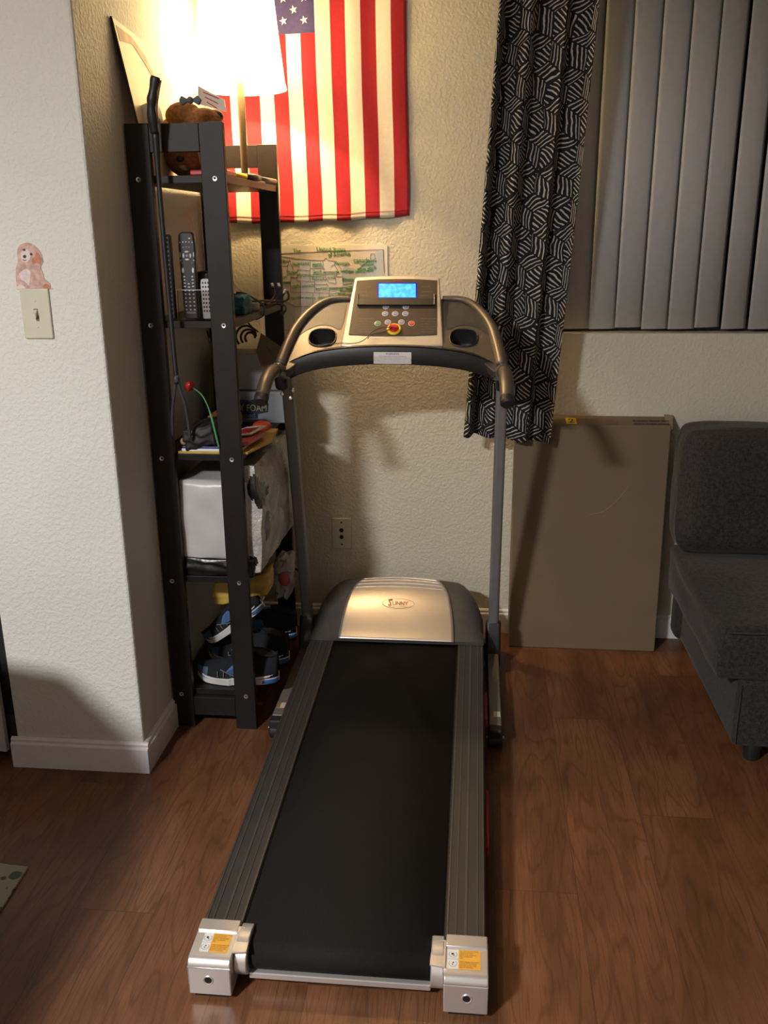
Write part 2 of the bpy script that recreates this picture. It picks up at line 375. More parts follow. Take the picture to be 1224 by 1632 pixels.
# ------------------------------------------------------------------ the setting
WY = .745            # back wall
XL, XR, YB, ZC = -3.0, 3.0, -4.4, 2.44
PXL, PXR, PY = -.607, -.250, -.235
bm = B(); add_box(bm, XL, XR, YB, WY+.3, -.05, 0); struct('floor', bm, 'floor', 'brown wood plank floor')
bm = B(); add_box(bm, XL, XR, YB, WY+.3, ZC, ZC+.05); struct('ceiling', bm, 'ceil')
WX0, WX1, WZ0, WZ1 = .72, 2.62, 1.07, 2.16
bm = B()
add_box(bm, XL, WX0, WY, WY+.12, 0, ZC); add_box(bm, WX1, XR, WY, WY+.12, 0, ZC)
add_box(bm, WX0, WX1, WY, WY+.12, 0, WZ0); add_box(bm, WX0, WX1, WY, WY+.12, WZ1, ZC)
struct('wall_back', bm, 'wall', 'cream textured back wall')
bm = B(); add_box(bm, PXL, PXR, PY, WY, 0, ZC); struct('wall_left', bm, 'pillar', 'cream textured wall end left of the black shelf', bevel=.006)
bm = B(); add_box(bm, XR, XR+.1, YB, WY, 0, ZC); struct('wall_right', bm, 'farwall')
bm = B(); add_box(bm, XL, XR, YB-.1, YB, 0, ZC); struct('wall_rear', bm, 'farwall')
bm = B(); add_box(bm, XL-.1, XL, YB, WY, 0, ZC); struct('wall_far_left', bm, 'farwall')
# baseboards
def base_profile(h, t):   # (out, z)
    return [(0, 0), (t, 0), (t, h*.80), (t*.9, h*.83), (t*.55, h*.86), (t*.62, h*.90), (t*.62, h*.94), (t*.4, h*.98), (0, h)]
def baseboard(name, a, b, outd, h=.088, t=.014, label=None):
    bm = B(); a = Vector(a); b = Vector(b); o = Vector(outd)
    add_prism(bm, [a+o*p[0]+Vector((0, 0, p[1])) for p in base_profile(h, t)], b-a)
    struct(name, bm, 'trim', label, smooth=True, ang=25)
baseboard('baseboard_front', (PXL-.014, PY, 0), (PXR+.014, PY, 0), (0, -1, 0), label='white baseboard on the front of the wall end')
baseboard('baseboard_left', (PXR, PY-.0, 0), (PXR, WY, 0), (1, 0, 0), label='white baseboard along the side of the wall end')
baseboard('baseboard_back', (PXR+.014, WY, 0), (XR, WY, 0), (0, -1, 0), label='cream baseboard along the back wall')
# window: frame, glass
bm = B()
for a in ((WX0, WX0+.04, WZ0, WZ1), (WX1-.04, WX1, WZ0, WZ1), (WX0, WX1, WZ0, WZ0+.04), (WX0, WX1, WZ1-.04, WZ1), (1.65, 1.70, WZ0, WZ1)):
    add_box(bm, a[0], a[1], WY+.085, WY+.118, a[2], a[3])
w1 = struct('window_1', bm, 'blackplastic', 'window behind the vertical blinds', bevel=.003)
bm = B(); add_box(bm, WX0+.02, WX1-.02, WY+.10, WY+.106, WZ0+.02, WZ1-.02); o = obj('window_glass', bm, 'nightglass', w1)

# vertical blinds
vb = thing('vertical_blinds', 'grey vertical blinds hanging in the window right of the dark curtain', 'blinds', (1.7, WY+.035, WZ1))
bm = B(); add_box(bm, WX0+.03, WX1-.02, WY+.012, WY+.06, WZ1-.045, WZ1-.002); obj('headrail', bm, 'slat', vb, bevel=.003)
xs = [.985+.0845*i for i in range(-2, 19)]
for i, x0 in enumerate(xs):
    wdt = .089; ang = math.radians(12); zb = WZ0+.012+(.004 if i % 3 == 0 else -.001)
    y0 = WY+.030
    if i in (6, 7): ang = math.radians(19)
    def fn(s, t, x0=x0, ang=ang, zb=zb, y0=y0):
        a = (s-.0)*wdt; bow = -.0045*math.sin(PI*s)
        return Vector((x0+a*math.cos(ang)-bow*math.sin(ang)*0, y0+a*math.sin(ang)*1.0+bow, zb+t*(WZ1-.045-zb)))
    bm = B(); add_grid(bm, fn, 8, 1); obj('slat', bm, 'slat', vb, smooth='all', normals=False, mods=[('SOLIDIFY', {'thickness': .0012})])

# curtain rod and curtain
ZR = 2.30
cr = thing('curtain_rod', 'black curtain rod above the window carrying the patterned curtain', 'curtain rod', (1.6, .618, ZR))
bm = B(); add_tube(bm, [(.55, .618, ZR), (2.8, .618, ZR)], .011, 16); obj('pole', bm, 'lampmetal', cr, smooth=True)
for x in (.62, 2.74):
    bm = B(); add_box(bm, x-.008, x+.008, .618, WY, ZR-.01, ZR+.01); add_box(bm, x-.02, x+.02, WY-.006, WY, ZR-.04, ZR+.04); obj('bracket', bm, 'lampmetal', cr, bevel=.002)
for x in (.54, 2.81):
    bm = B(); add_sphere(bm, (x, .618, ZR), .022); obj('finial', bm, 'lampmetal', cr, smooth='all')
NU = 260
def fold(s, t):      # s across 0..1, t 0 bottom..1 top
    amp = .037*(.85+.25*math.sin(6*s+1))*(1-.1*t)
    return .618 - amp*math.sin(2*PI*(3.1*s**.9)+.6+.35*math.sin(2.2*t+5*s)) - .005*math.sin(2*PI*7*s+2*t)
def cpos(s, t):
    zb = .754-.004*s if s < .46 else (.752-.016*(min(1, (s-.46)/.2))-.006*max(0, s-.66))
    z = zb+(ZR-.013-zb)*t
    lx = .578+.078*((z-.74)/1.3); rx = .853+.083*((z-.74)/1.3)
    x = lx+(rx-lx)*s + .008*math.sin(2*PI*3.1*s+.5+1.3*t)
    return Vector((x, fold(s, t), z))
arc = [0]
for i in range(NU):
    a, b = cpos(i/NU, .3), cpos((i+1)/NU, .3); arc.append(arc[-1]+(Vector((a.x, a.y, 0))-Vector((b.x, b.y, 0))).length)
bm = B(); add_grid(bm, cpos, NU, 60, uvf=lambda s, t: (arc[round(s*NU)], t*1.58))
tag(obj('curtain', bm, 'curtain', smooth='all', normals=False, mods=[('SOLIDIFY', {'thickness': .0016})]),
    'dark curtain with white brush stroke hatching hanging left of the window blinds', 'curtain')

# ------------------------------------------------------------------ shelf unit
SW, SL, SH = .245, .627, 1.65
ZS = [.107, .461, .815, 1.168, 1.522]
sh = thing('shelf_unit', 'tall narrow black-brown open shelf unit standing beside the left wall', 'shelf', (-SW/2, SL/2, 0))
PWD, PT = .060, .019
for y0 in (0, SL-PT):
    for x0 in (-SW, -PWD):
        bm = B(); add_box(bm, x0, x0+PWD, y0, y0+PT, 0, SH); obj('post', bm, 'blackwood', sh, bevel=.0012)
    for z0, z1 in ((SH-.066, SH-.001), (.040, .098)):
        bm = B(); add_box(bm, -SW+PWD+.0006, -PWD-.0006, y0+.0006, y0+PT-.0006, z0, z1); obj('crossbar', bm, 'blackwood', sh, bevel=.001)
for z in ZS:
    bm = B(); add_box(bm, -SW+.004, -.004, PT+.0004, SL-PT-.0004, z-.009, z+.009); obj('shelf_board', bm, 'blackwood', sh, bevel=.0008)
for z in ZS:
    for x in (-.0262, -SW+.0262):
        bm = B(); add_lathe(bm, [(0, .0006), (.0028, .0006), (.0028, .0018), (.0058, .0022), (.0066, .0006), (.0066, -.001)], (x, 0, z), (0, -1, 0), 20)
        for f in bm.faces:
            if all((v.co-Vector((x, 0, z))).length < .0034 for v in f.verts): f.material_index = 1
        obj('screw', bm, ['screw', 'hole'], sh, smooth=True)

# ------------------------------------------------------------------ treadmill
TX = .382
tm = thing('treadmill', 'grey and silver folding treadmill with black belt standing in the middle of the floor', 'treadmill', (TX, -.3, 0))
SLP = .0385
def dz(y): return .088+SLP*(y+.88)            # deck top height
YR, YF = -.892, .335
def mir(x): return 2*TX-x
# deck board under the belt
bm = B()
p = [(.182, YR+.01, dz(YR)-.006), (.182, .52, dz(.52)-.006), (.182, .52, dz(.52)-.040), (.182, YR+.01, dz(YR)-.040)]
add_prism(bm, p, (mir(.182)-.182, 0, 0)); obj('deck', bm, 'blackplastic', tm)
# belt loop
RY, RR = -.905, .030
bm = B(); prof = []
top = lambda y: dz(y)-.001
prof.append((.42, top(.42))); prof.append((RY, top(RY)))
for k in range(1, 13):
    a = PI/2+PI*k/12; prof.append((RY+RR*math.cos(a), top(RY)-RR+RR*math.sin(a)))
prof += [(.42, top(.42)-2*RR)]
L_ = [bm.verts.new((.187, y, z)) for y, z in prof]; R_ = [bm.verts.new((mir(.187), y, z)) for y, z in prof]
for i in range(len(prof)-1): bm.faces.new((L_[i], L_[i+1], R_[i+1], R_[i]))
obj('running_belt', bm, 'belt', tm, smooth=True, ang=50, mods=[('SOLIDIFY', {'thickness': .002})])
# side rails with ribs
for s in (0, 1):
    fx = (lambda x: x) if s == 0 else mir
    pr = [(.103, -.046), (.103, -.003), (.106, .002), (.181, .002), (.184, -.002), (.184, -.012), (.176, -.016), (.176, -.046)]
    bm = B(); add_prism(bm, [(fx(x), YR+.012, dz(YR+.012)+z) for x, z in pr], (0, YF-YR-.012, SLP*(YF-YR-.012)))
    rl = obj('side_rail', bm, 'rail', tm, bevel=.001)
    for x, w_ in ((.108, .003), (.1205, .0035), (.1435, .006), (.162, .003), (.179, .005)):
        bm = B(); add_prism(bm, [(fx(x-w_/2), YR+.013, dz(YR+.013)+.0021), (fx(x+w_/2), YR+.013, dz(YR+.013)+.0021), (fx(x+w_/2-.0005), YR+.013, dz(YR+.013)+.0036), (fx(x-w_/2+.0005), YR+.013, dz(YR+.013)+.0036)],
                             (0, YF-YR-.014, SLP*(YF-YR-.014)))
        obj('rib', bm, 'railrib', rl)
# rear end caps
def capprof(y0, y1, zt, zb, r=.016, n=6):
    p = [(y0, zb), (y0, zt-r)]
    for k in range(n+1):
        a = PI-PI/2*k/n; p.append((y0+r+r*math.cos(a), zt-r+r*math.sin(a)))
    return p+[(y1, zt+.004), (y1, zb)]
for s in (0, 1):
    fx = (lambda x: x) if s == 0 else mir
    bm = B(); pr = capprof(-.974, -.886, .091, .012)
    add_prism(bm, [(fx(.100), y, z) for y, z in pr], ((fx(.182)-fx(.100)), 0, 0))
    add_box(bm, min(fx(.101), fx(.180)), max(fx(.101), fx(.180)), -.903, -.872, .090, .0985)
    cp = obj('end_cap', bm, 'silver', tm, smooth=True, bevel=.0025, seg=3)
    # inner roller bracket
    bm = B(); q = [(-.872, .093), (-.894, .099), (-.925, .0965)]
    for k in range(1, 9):
        a = PI/2+PI*.95*k/8; q.append((-.917+.036*math.cos(a), .060+.036*math.sin(a)))
    q += [(-.872, .024)]
    q2 = q
    add_prism(bm, [(fx(.183), y, z) for y, z in q2], (fx(.207)-fx(.183), 0, 0))
    bb = obj('roller_bracket', bm, 'silver', tm, smooth=True, bevel=.002)
    # chamfered inner tip
    bm = B(); add_prism(bm, [(fx(x), y, .0905+.004*(y+.955)/.06) for x, y in ((.179, -.888), (.192, -.888), (.199, -.903), (.2075, -.920), (.2085, -.938), (.2085, -.948), (.179, -.952))], (0, 0, .0035)); obj('bracket_lip', bm, 'silver', tm, bevel=.001)
    bm = B(); add_lathe(bm, [(0, .0006), (.0072, .0006), (.0078, .0008), (.0092, .0014), (.0100, .0004), (.0100, -.001)], (fx(.139), -.9742, .047), (0, -1, 0), 24)
    for f in bm.faces:
        if all((v.co-Vector((fx(.139), -.9748, .047))).length < .0074 for v in f.verts): f.material_index = 1
    obj('bolt_hole', bm, ['silver', 'hole'], cp, smooth=True)
    # foot pad
    bm = B(); add_box(bm, min(fx(.108), fx(.172)), max(fx(.108), fx(.172)), -.965, -.895, 0, .013); obj('foot_pad', bm, 'rubber', tm)
    # warning label
    zl = lambda y: .0912+(.004)*(y+.958)/.072+.0004
    def lp(x, y): return Vector((x, y, zl(y)))
    xa, xb = (.117, .171) if s == 0 else (.588, .650)
    ya, yb = -.952, -.907
    bm = B(); xm = xa+(xb-xa)*.33
    bm.faces.new([bm.verts.new(lp(*p)) for p in ((xm, ya), (xb-.002, ya), (xb, ya+.002), (xb, yb-.002), (xb-.002, yb), (xm, yb))]).material_index = 0
    bm.faces.new([bm.verts.new(lp(*p)) for p in ((xa+.002, ya), (xm, ya), (xm, yb), (xa+.002, yb), (xa, yb-.002), (xa, ya+.002))]).material_index = 1
    for cy in (.27, .74):
        c = lp((xa+xm)/2, ya+(yb-ya)*cy)+Vector((0, 0, .0003)); add_lathe(bm, [(.0070, 0), (.0077, 0)], c, (0, 0, 1), 24, 3)
        for dx_, dy_, rr in ((-.001, .001, .0026), (.0015, -.0025, .0013)) if cy > .5 else ((.0008, .0025, .0016), (-.0005, -.002, .0014)):
            add_lathe(bm, [(0, 0), (rr, 0)], c+Vector((dx_, dy_, .0002)), (0, 0, 1), 8, 2)
    add_box(bm, xa+.001, xm, (ya+yb)/2-.0002, (ya+yb)/2+.0002, zl(-.93)+.0002, zl(-.93)+.0003, 3)
    ey = Vector((0, 1, .055))
    lines = ['DO NOT PLACE YOUR', 'HANDS OR FEET', 'NEAR THE MOVING', 'BELT WHEN IN', 'USE.', '', 'KEEP HANDS AND FEET', 'CLEAR OF THE REAR', 'ROLLER WHILE THE', 'BELT IS MOVING']
    for k, tx in enumerate(lines):
        if tx: text_bm(bm, tx, .0040, lp(xm+.002, yb-.004-k*.0041)+Vector((0, 0, .0004)), (1, 0, 0), ey, mi=4, align='LEFT', sx=.86)
    obj('warning_label', bm, ['orange', 'white', 'ink', 'inkgrey', 'inkorange'], cp, normals=False)
# rear cross bar
bm = B(); add_box(bm, .207, mir(.207), -.936, -.912, .020, .034); obj('rear_bar', bm, 'silver', tm, bevel=.002)
# red bumper strips and bolts under right rail, seen beside the rail
for y0, y1 in ((-.06, .10), (-.58, -.36)):
    for s in (0, 1):
        x = .6605 if s else .0935
        bm = B(); add_box(bm, x, x+.010, y0, y1, dz(y0)-.045, dz(y0)-.020); obj('bumper_strip', bm, 'redrib', tm, bevel=.004, seg=3)
# hood
HY0, HY1 = .330, .615
def hz(s):      # height of hood spine along s 0..1
    return .148+.118*math.sin(min(1, s/.80)*PI/2)**1.1 if s < .80 else .266-.030*((s-.8)/.2)**2
def hoodp(s, t, lift=0, k=1.0):
    y = HY0+(HY1-HY0)*s
    hw = .279-.004*s-.056*max(0, (s-.45)/.55)**1.7
    a = 2*t-1; x = TX+hw*a*k
    e = abs(a)*k
    side = 1-max(0, (e-.74)/.26)**2.4
    zb = dz(y)+.004
    z = zb+(hz(s)-zb)*(.25+.75*side if s > .0 else 1) - .0
    # flat shoulders near the rails
    sh_ = 1-max(0, (e-.70)/.30)
    z = zb+(hz(s)-zb)*(.50+.50*side)*min(1, .62+sh_*2)
    # arched plan: back corners lower
    z -= .020*e*e*s
    return Vector((x, y, z+lift))
bm = B(); g = add_grid(bm, lambda a, b: hoodp(a, b), 24, 40)
# skirts
sk = []
bd = [g[i][0] for i in range(25)]+[g[24][j] for j in range(1, 41)]+[g[i][40] for i in range(23, -1, -1)]
low = [bm.verts.new((v.co.x+(.004 if v.co.x > TX else -.004)*0, v.co.y, .055)) for v in bd]
for i in range(len(bd)-1): bm.faces.new((bd[i], low[i], low[i+1], bd[i+1]))
fr = [g[0][j] for j in range(41)]
lf = [bm.verts.new((v.co.x, v.co.y, dz(HY0)+.0025)) for v in fr]
for i in range(40): bm.faces.new((fr[i], fr[i+1], lf[i+1], lf[i]))
hood = obj('motor_hood', bm, 'greyplastic', tm, smooth=True, ang=40)
# silver hood panel, narrowing to the top
def sil(s, t):
    ss = -.03+s*.80
    kk = (.665-.135*s**2.2-.03*s)
    arch = .045*(1-(2*t-1)**2)*(s**3)
    p = hoodp(max(0, ss+arch), .5+(t-.5)*kk, .0035+.002*math.sin(PI*min(1, s*1.0)))
    if ss < 0: p.y = HY0+ss*.2; p.z -= .004
    return p
bm = B(); add_grid(bm, sil, 24, 40)
pn = obj('hood_panel', bm, 'silverhood', tm, smooth='all', normals=False, mods=[('SOLIDIFY', {'thickness': .003})])
for k in range(4):
    s_ = .75+.075*k
    pts = [sil(s_-.015*(2*t-1)**2*k*0, t)+Vector((0, 0, .002)) for t in [i/24 for i in range(25)]]
    bm = B(); add_tube(bm, pts, .0032, 8); obj('vent_ridge', bm, 'silverhood', pn, smooth='all')
# logo on hood
c0 = sil(.48, .5); tx = (sil(.48, .55)-sil(.48, .45)).normalized(); ty = (sil(.56, .5)-sil(.40, .5)).normalized(); nn = tx.cross(ty)
bm = B()
pts = [c0+nn*.00552+tx*.052*math.cos(a)+ty*.019*math.sin(a) for a in [2*PI*i/48 for i in range(49)]]
add_tube(bm, pts[20:46], .0007, 6, 1)
add_tube(bm, pts[46:]+pts[:21], .0004, 6, 1)
text_bm(bm, 'S', .036, c0+nn*.0055-tx*.028+ty*.002, tx, ty, mi=0, sx=.7)
text_bm(bm, 'UNNY', .021, c0+nn*.0055+tx*.006, tx, ty, mi=0, sx=.85)
text_bm(bm, 'HEALTH & FITNESS', .0055, c0+nn*.0055+tx*.003-ty*.0125, tx, ty, mi=0)
add_lathe(bm, [(0, 0), (.0035, 0)], c0+nn*.00554-tx*.023+ty*.014, nn, 12, 0)
obj('logo', bm, ['inkred', 'inkgrey'], pn, normals=False)
# uprights, boots, foot tubes
for s in (0, 1):
    fx = (lambda x: x) if s == 0 else mir
    xc = .070
    bt, tp = Vector((fx(xc), .500, .085)), Vector((fx(xc), .300, 1.005))
    d = tp-bt; w_ = .0165
    bm = B(); yv = Vector((0, d.z, -d.y)).normalized()
    ring = [(-w_, -.024), (w_, -.024), (w_, .024), (-w_, .024)]
    add_prism(bm, [bt+Vector((a, 0, 0))+yv*b for a, b in ring], d); obj('upright', bm, 'greymetal', tm, bevel=.009, seg=4, smooth=True)
    bm = B(); xc_ = fx(xc+.0)
    a0 = [(xc_-.024, .435, .010), (xc_+.024, .435, .010), (xc_+.024, .435, .070), (xc_+.012, .435, .118), (xc_-.012, .435, .118), (xc_-.024, .435, .070)]
    pb = [(.430, .010), (.430, .085), (.462, .165), (.545, .135), (.575, .060), (.575, .010)]
    add_prism(bm, [(xc_-.0245, y, z) for y, z in pb], (.049, 0, 0)); bo = obj('hinge_boot', bm, 'blackplastic', tm, bevel=.008, seg=3, smooth=True)
    bm = B(); add_box(bm, fx(xc)-.018, fx(xc)+.018, -.020, .432, .016, .062); ft = obj('foot_tube', bm, 'footmetal', tm, bevel=.004, seg=3)
    bm = B(); add_box(bm, fx(xc)-.019, fx(xc)+.019, -.055, -.0205, .010, .063); obj('foot_end_cap', bm, 'rubber', tm, bevel=.006, seg=3)
    bm = B(); add_lathe(bm, [(.0001, -.021), (.020, -.021), (.024, -.016), (.024, .016), (.020, .021), (.0001, .021)], (fx(xc), -.035, .024), (1, 0, 0), 24); obj('wheel', bm, 'rubber', tm, smooth=True)
    bm = B(); add_lathe(bm, [(.0001, -.025), (.004, -.025), (.0045, -.022), (.0045, .022), (.004, .025), (.0001, .025)], (fx(xc), -.035, .030), (1, 0, 0), 12); obj('axle', bm, 'screw', tm, smooth=True)
    bm = B(); add_box(bm, fx(xc)-.013, fx(xc)+.015, .022, .052, .0622, .0627, 0)
    add_box(bm, fx(xc)-.013, fx(xc)-.004, .022, .052, .0628, .0631, 1)
    obj('foot_label', bm, ['ivory', 'inkorange'], ft)
    # support block between deck and foot tube (frame)
    xa, xb = sorted((fx(.100), fx(.056)))
    bm = B(); add_box(bm, xa, xb, .455, .505, .035, .085); obj('frame_link', bm, 'blackplastic', tm, bevel=.003)
bm = B(); add_box(bm, .09, mir(.09), .46, .50, .02, .05); obj('base_crossbar', bm, 'blackplastic', tm, bevel=.004)
# bolts at the top of the uprights
for x, y, z in ((.0605, .292, .945), (.0905, .30, .955), (.086, .283, .935), (mir(.0535)-.0, .295, .962)):
    bm = B(); add_lathe(bm, [(0, .004), (.004, .0035), (.0062, .001), (.0062, -.002)], (x, y-.022, z), (0, -1, .1), 12); obj('bolt', bm, 'screw', tm, smooth=True)

# --- console housing (wings + crossbar)
WS = .75
WO = Vector((TX, .20, 1.046)); WN = Vector((0, -WS, 1)).normalized()
WE = Vector((0, 1, WS)).normalized()
def wp(u, v): return onp(u, v, WO, WN)
def w2(p):            # plane coordinates
    return ((p.x-TX), (p-WO).dot(WE))
# right-hand wing outline in plane coordinates, mirrored for the left
RW = [(703, 476), (735, 478), (762, 492), (784, 518), (796, 550), (801, 583), (789, 590), (768, 575), (740, 563), (700, 555)]
LWp = [(556, 476), (520, 481), (493, 498), (468, 528), (453, 560), (442, 583), (457, 592), (478, 578), (508, 566), (548, 556)]
R2 = [w2(wp(*p)) for p in RW]; L2 = [w2(wp(*p)) for p in LWp]
W2 = [((r[0]-l[0])/2, (r[1]+l[1])/2) for r, l in zip(R2, L2)]
def wq(x, y, h=0): return WO+Vector((x, 0, 0))+WE*y+WN*h
def ell(cx, cy, rx, ry, n=28, p=2.6):
    out = []
    for i in range(n):
        a = 2*PI*i/n; c, s = math.cos(a), math.sin(a)
        out.append((cx+rx*math.copysign(abs(c)**(2/p), c), cy+ry*math.copysign(abs(s)**(2/p), s)))
    return out
def smooth2(pts, n=5):
    o = sm([Vector((x, y, 0)) for x, y in pts], n); return [(v.x, v.y) for v in o]
hR = w2(wp(742, 540)); hL = w2(wp(517, 537)); HC = ((hR[0]-hL[0])/2, (hR[1]+hL[1])/2)
housing = B()
def wingface(sgn):
    out = smooth2(W2[:6], 5)+smooth2(W2[5:], 4)[1:]
    out = out + [(.0, W2[-1][1]+.002), (.0, W2[0][1])]
    hole = ell(HC[0], HC[1], .038, .034)
    bmw = B()
    ov = [bmw.verts.new(wq(sgn*x, y)) for x, y in out]; hv = [bmw.verts.new(wq(sgn*x, y)) for x, y in hole]
    eds = [bmw.edges.new((a[i], a[(i+1) % len(a)])) for a in (ov, hv) for i in range(len(a))]
    bmesh.ops.triangle_fill(bmw, use_beauty=True, use_dissolve=False, edges=eds)
    return bmw, out
for sgn in (1, -1):
    bmw, out = wingface(sgn)
    me = bpy.data.meshes.new('w'); bmw.to_mesh(me); bmw.free(); housing.from_mesh(me); bpy.data.meshes.remove(me)
bmesh.ops.remove_doubles(housing, verts=housing.verts, dist=.0005)
bmesh.ops.recalc_face_normals(housing, faces=housing.faces)
for f in housing.faces:
    if f.normal.dot(WN) < 0: f.normal_flip()
hs = obj('console_housing', housing, 'bronze', tm, normals=False, mods=[('SOLIDIFY', {'thickness': .026, 'offset': -1}), ('BEVEL', {'width': .003, 'segments': 3, 'limit_method': 'ANGLE'})])
# raised rims along the outer edge of the wings
for sgn in (1, -1):
    rim = [wq(sgn*x, y, .003) for x, y in smooth2([(W2[0][0], W2[0][1]-.003)]+[(a*.985, b) for a, b in W2[1:6]], 7)]
    n = len(rim); bm = B(); add_tube(bm, rim, [.0075+.0085*min(1, i/n*1.5) for i in range(n)], 14)
    obj('wing_rim', bm, 'bronze', tm, smooth='all')
    # dark recessed tray beside the screen
    rr = [w2(wp(*p)) for p in ((709, 481), (733, 483), (755, 494), (772, 514), (781, 536), (768, 527), (748, 519), (728, 520), (711, 524))]
    poly = smooth2([(a, b) for a, b in rr]+[rr[0]], 4)[:-1]
    bm = B(); c = bm.verts.new(wq(sgn*(sum(p[0] for p in poly)/len(poly)), sum(p[1] for p in poly)/len(poly), .0006))
    vs = [bm.verts.new(wq(sgn*x, y, .0012)) for x, y in poly]
    for i in range(len(vs)): bm.faces.new((c, vs[i], vs[(i+1) % len(vs)]))
    obj('wing_tray', bm, 'tray', tm)
    # cup holder
    bm = B(); ring = ell(HC[0], HC[1], .0385, .0345, 28); prev = None
    for k, (sc_, h) in enumerate(((1.06, .002), (1.0, .0045), (.97, .001), (.90, -.045), (.55, -.055))):
        cur = [bm.verts.new(wq(sgn*HC[0]+sgn*(x-HC[0])*sc_, HC[1]+(y-HC[1])*sc_, h)) for x, y in ring]
        if prev:
            for i in range(28):
                f = bm.faces.new((prev[i], prev[(i+1) % 28], cur[(i+1) % 28], cur[i])); f.material_index = 0
        prev = cur
    bm.faces.new(prev)
    obj('cup_holder', bm, 'blackplastic', tm, smooth='all')
# front crossbar: dark band under the wings
CBt = [(449, 584), (474, 574), (510, 563), (560, 556), (625, 553), (690, 555), (745, 563), (775, 574), (797, 588)]
CBb = [(462, 605), (486, 596), (520, 588), (565, 583), (625, 580), (690, 582), (740, 589), (768, 597), (786, 606)]
tp = [on(u, v, 1, .195-.00*i) for i, (u, v) in enumerate(CBt)]; bt = [on(u, v, 1, .200) for u, v in CBb]
def symm(ps):
    n = len(ps); out = []
    for i in range(n):
        a, b = ps[i], ps[n-1-i]; x = ((a.x-TX)-(b.x-TX))/2; out.append(Vector((TX+x, a.y, (a.z+b.z)/2)))
    return out
tp, bt = sm(symm(tp), 5), sm(symm(bt), 5)
bm = B(); n = len(tp)
def bow(p): return -.022*(1-((p.x-TX)/.32)**2)
rows = []
for k, (w_, off, dzz) in enumerate(((0, .0, .004), (0, .004, 0), (.5, -.004, 0), (1, .004, 0), (1, .030, -.002), (0, .035, .004))):
    rows.append([bm.verts.new(tp[i].lerp(bt[i], w_)+Vector((0, off+bow(tp[i])+.012, dzz))) for i in range(n)])
for k in range(6):
    a, b = rows[k], rows[(k+1) % 6]
    for i in range(n-1): bm.faces.new((a[i], a[i+1], b[i+1], b[i]))
bm.faces.new([r[0] for r in rows]); bm.faces.new([r[-1] for r in rows][::-1])
cb = obj('front_crossbar', bm, 'blackplastic', tm, smooth=True, ang=50)
# warning sticker on crossbar
a, b, c, d_ = [on(u, v, 1, .183) for u, v in ((595.5, 561), (655.5, 561.5), (655.5, 580), (595.5, 579.5))]
bm = B(); bm.faces.new([bm.verts.new(p+Vector((0, 0, 0))) for p in (a, b, c, d_)])
ex = (b-a).normalized(); ey = (a-d_).normalized(); mid = (a+c)/2; w_ = (b-a).length; h_ = (a-d_).length; nn = ex.cross(ey)
if nn.y > 0: nn = -nn
text_bm(bm, 'WARNING', h_*.24, mid+ey*h_*.34, ex, ey, nn, 1)
for k, t in enumerate(('STOP USING AND CONSULT A PHYSICIAN', 'Before using this treadmill read the instructions and all of the labels. Keep', 'hands clear of all moving parts. Always attach the safety key to your clothing.', 'Keep children and pets away from this machine during use. Stand on the side', 'rails when starting the belt. Do not use this treadmill near water or outside.')):
    text_bm(bm, t, h_*.105, mid+ey*h_*(.14-.125*k), ex, ey, nn, 2, sx=1.0 if k else 1.2)
obj('warning_sticker', bm, ['white', 'ink', 'inkgrey'], cb, normals=False)
# handle grips
for s in (0, 1):
    fx = (lambda x: x) if s == 0 else mir
    xc = .072
    pts = sm([(fx(xc+.004), .225, 1.012), (fx(xc), .165, 1.030), (fx(xc-.004), .10, 1.032), (fx(xc-.006), .04, 1.015), (fx(xc-.007), -.006, .986)], 6)
    bm = B(); add_tube(bm, pts, [.024-.006*min(1, i/8) if i < 8 else .0185 for i in range(len(pts))], 20); gp = obj('hand_grip', bm, 'bronze', tm, smooth='all')
    d = (pts[-1]-pts[-2]).normalized(); bm = B(); add_lathe(bm, [(0, .022), (.014, .022), (.0185, .017), (.0192, 0), (.0175, -.001)], pts[-1], d, 24); obj('grip_end_cap', bm, 'rubber', gp, smooth=True)
    i = 9; d = (pts[i+1]-pts[i]).normalized(); bm = B(); add_lathe(bm, [(.0183, -.0014), (.0198, -.0014), (.0198, .0014), (.0183, .0014)], pts[i], d, 24); obj('grip_collar', bm, 'rubber', gp, smooth=True)
    bm = B(); p = pts[6]; add_box(bm, p.x-.008, p.x+.008, p.y-.012, p.y+.012, p.z+.0185, p.z+.0195); obj('grip_mark', bm, 'screw', gp, bevel=.001)
    # joint plastic between crossbar and grip
    bm = B(); pj = sm([(fx(.098), .212, 1.028), (fx(.084), .215, 1.022), (fx(.073), .215, 1.008), (fx(.070), .232, .975)], 5); add_tube(bm, pj, [.0205]*len(pj), 18); obj('joint_sleeve', bm, 'blackplastic', tm, smooth='all')

# --- console display unit
CO = Vector((.384, .25, 1.086)); CE = Vector((0, .20, .187)).normalized(); CN = Vector((0, -.187, .20)).normalized()
def cp_(u, v): return onp(u, v, CO, CN)
def c2(u, v):
    p = cp_(u, v); return (p.x-TX, (p-CO).dot(CE))
def cq(x, y, h=0): return Vector((TX+x, CO.y, CO.z))+CE*y+CN*h
bl, br, tr, tl = c2(543, 549), c2(706, 551), c2(703, 441), c2(570, 441)
hwB = (br[0]-bl[0])/2+.001; hwT = (tr[0]-tl[0])/2+.002; yT = (tr[1]+tl[1])/2
hcx = (tr[0]+tl[0])/2*.6
outl = [(-hwB, .002), (-hwB*.5, -.001), (0, -.002), (hwB*.5, -.001), (hwB, .002), (hwT, yT-.006), (hwT-.005, yT), (hwT*.5, yT+.004), (0, yT+.006), (-hwT*.5, yT+.004), (-hwT+.005, yT), (-hwT, yT-.006)]
bm = B(); add_prism(bm, [cq(x, y, -.058) for x, y in outl], CN*.058)
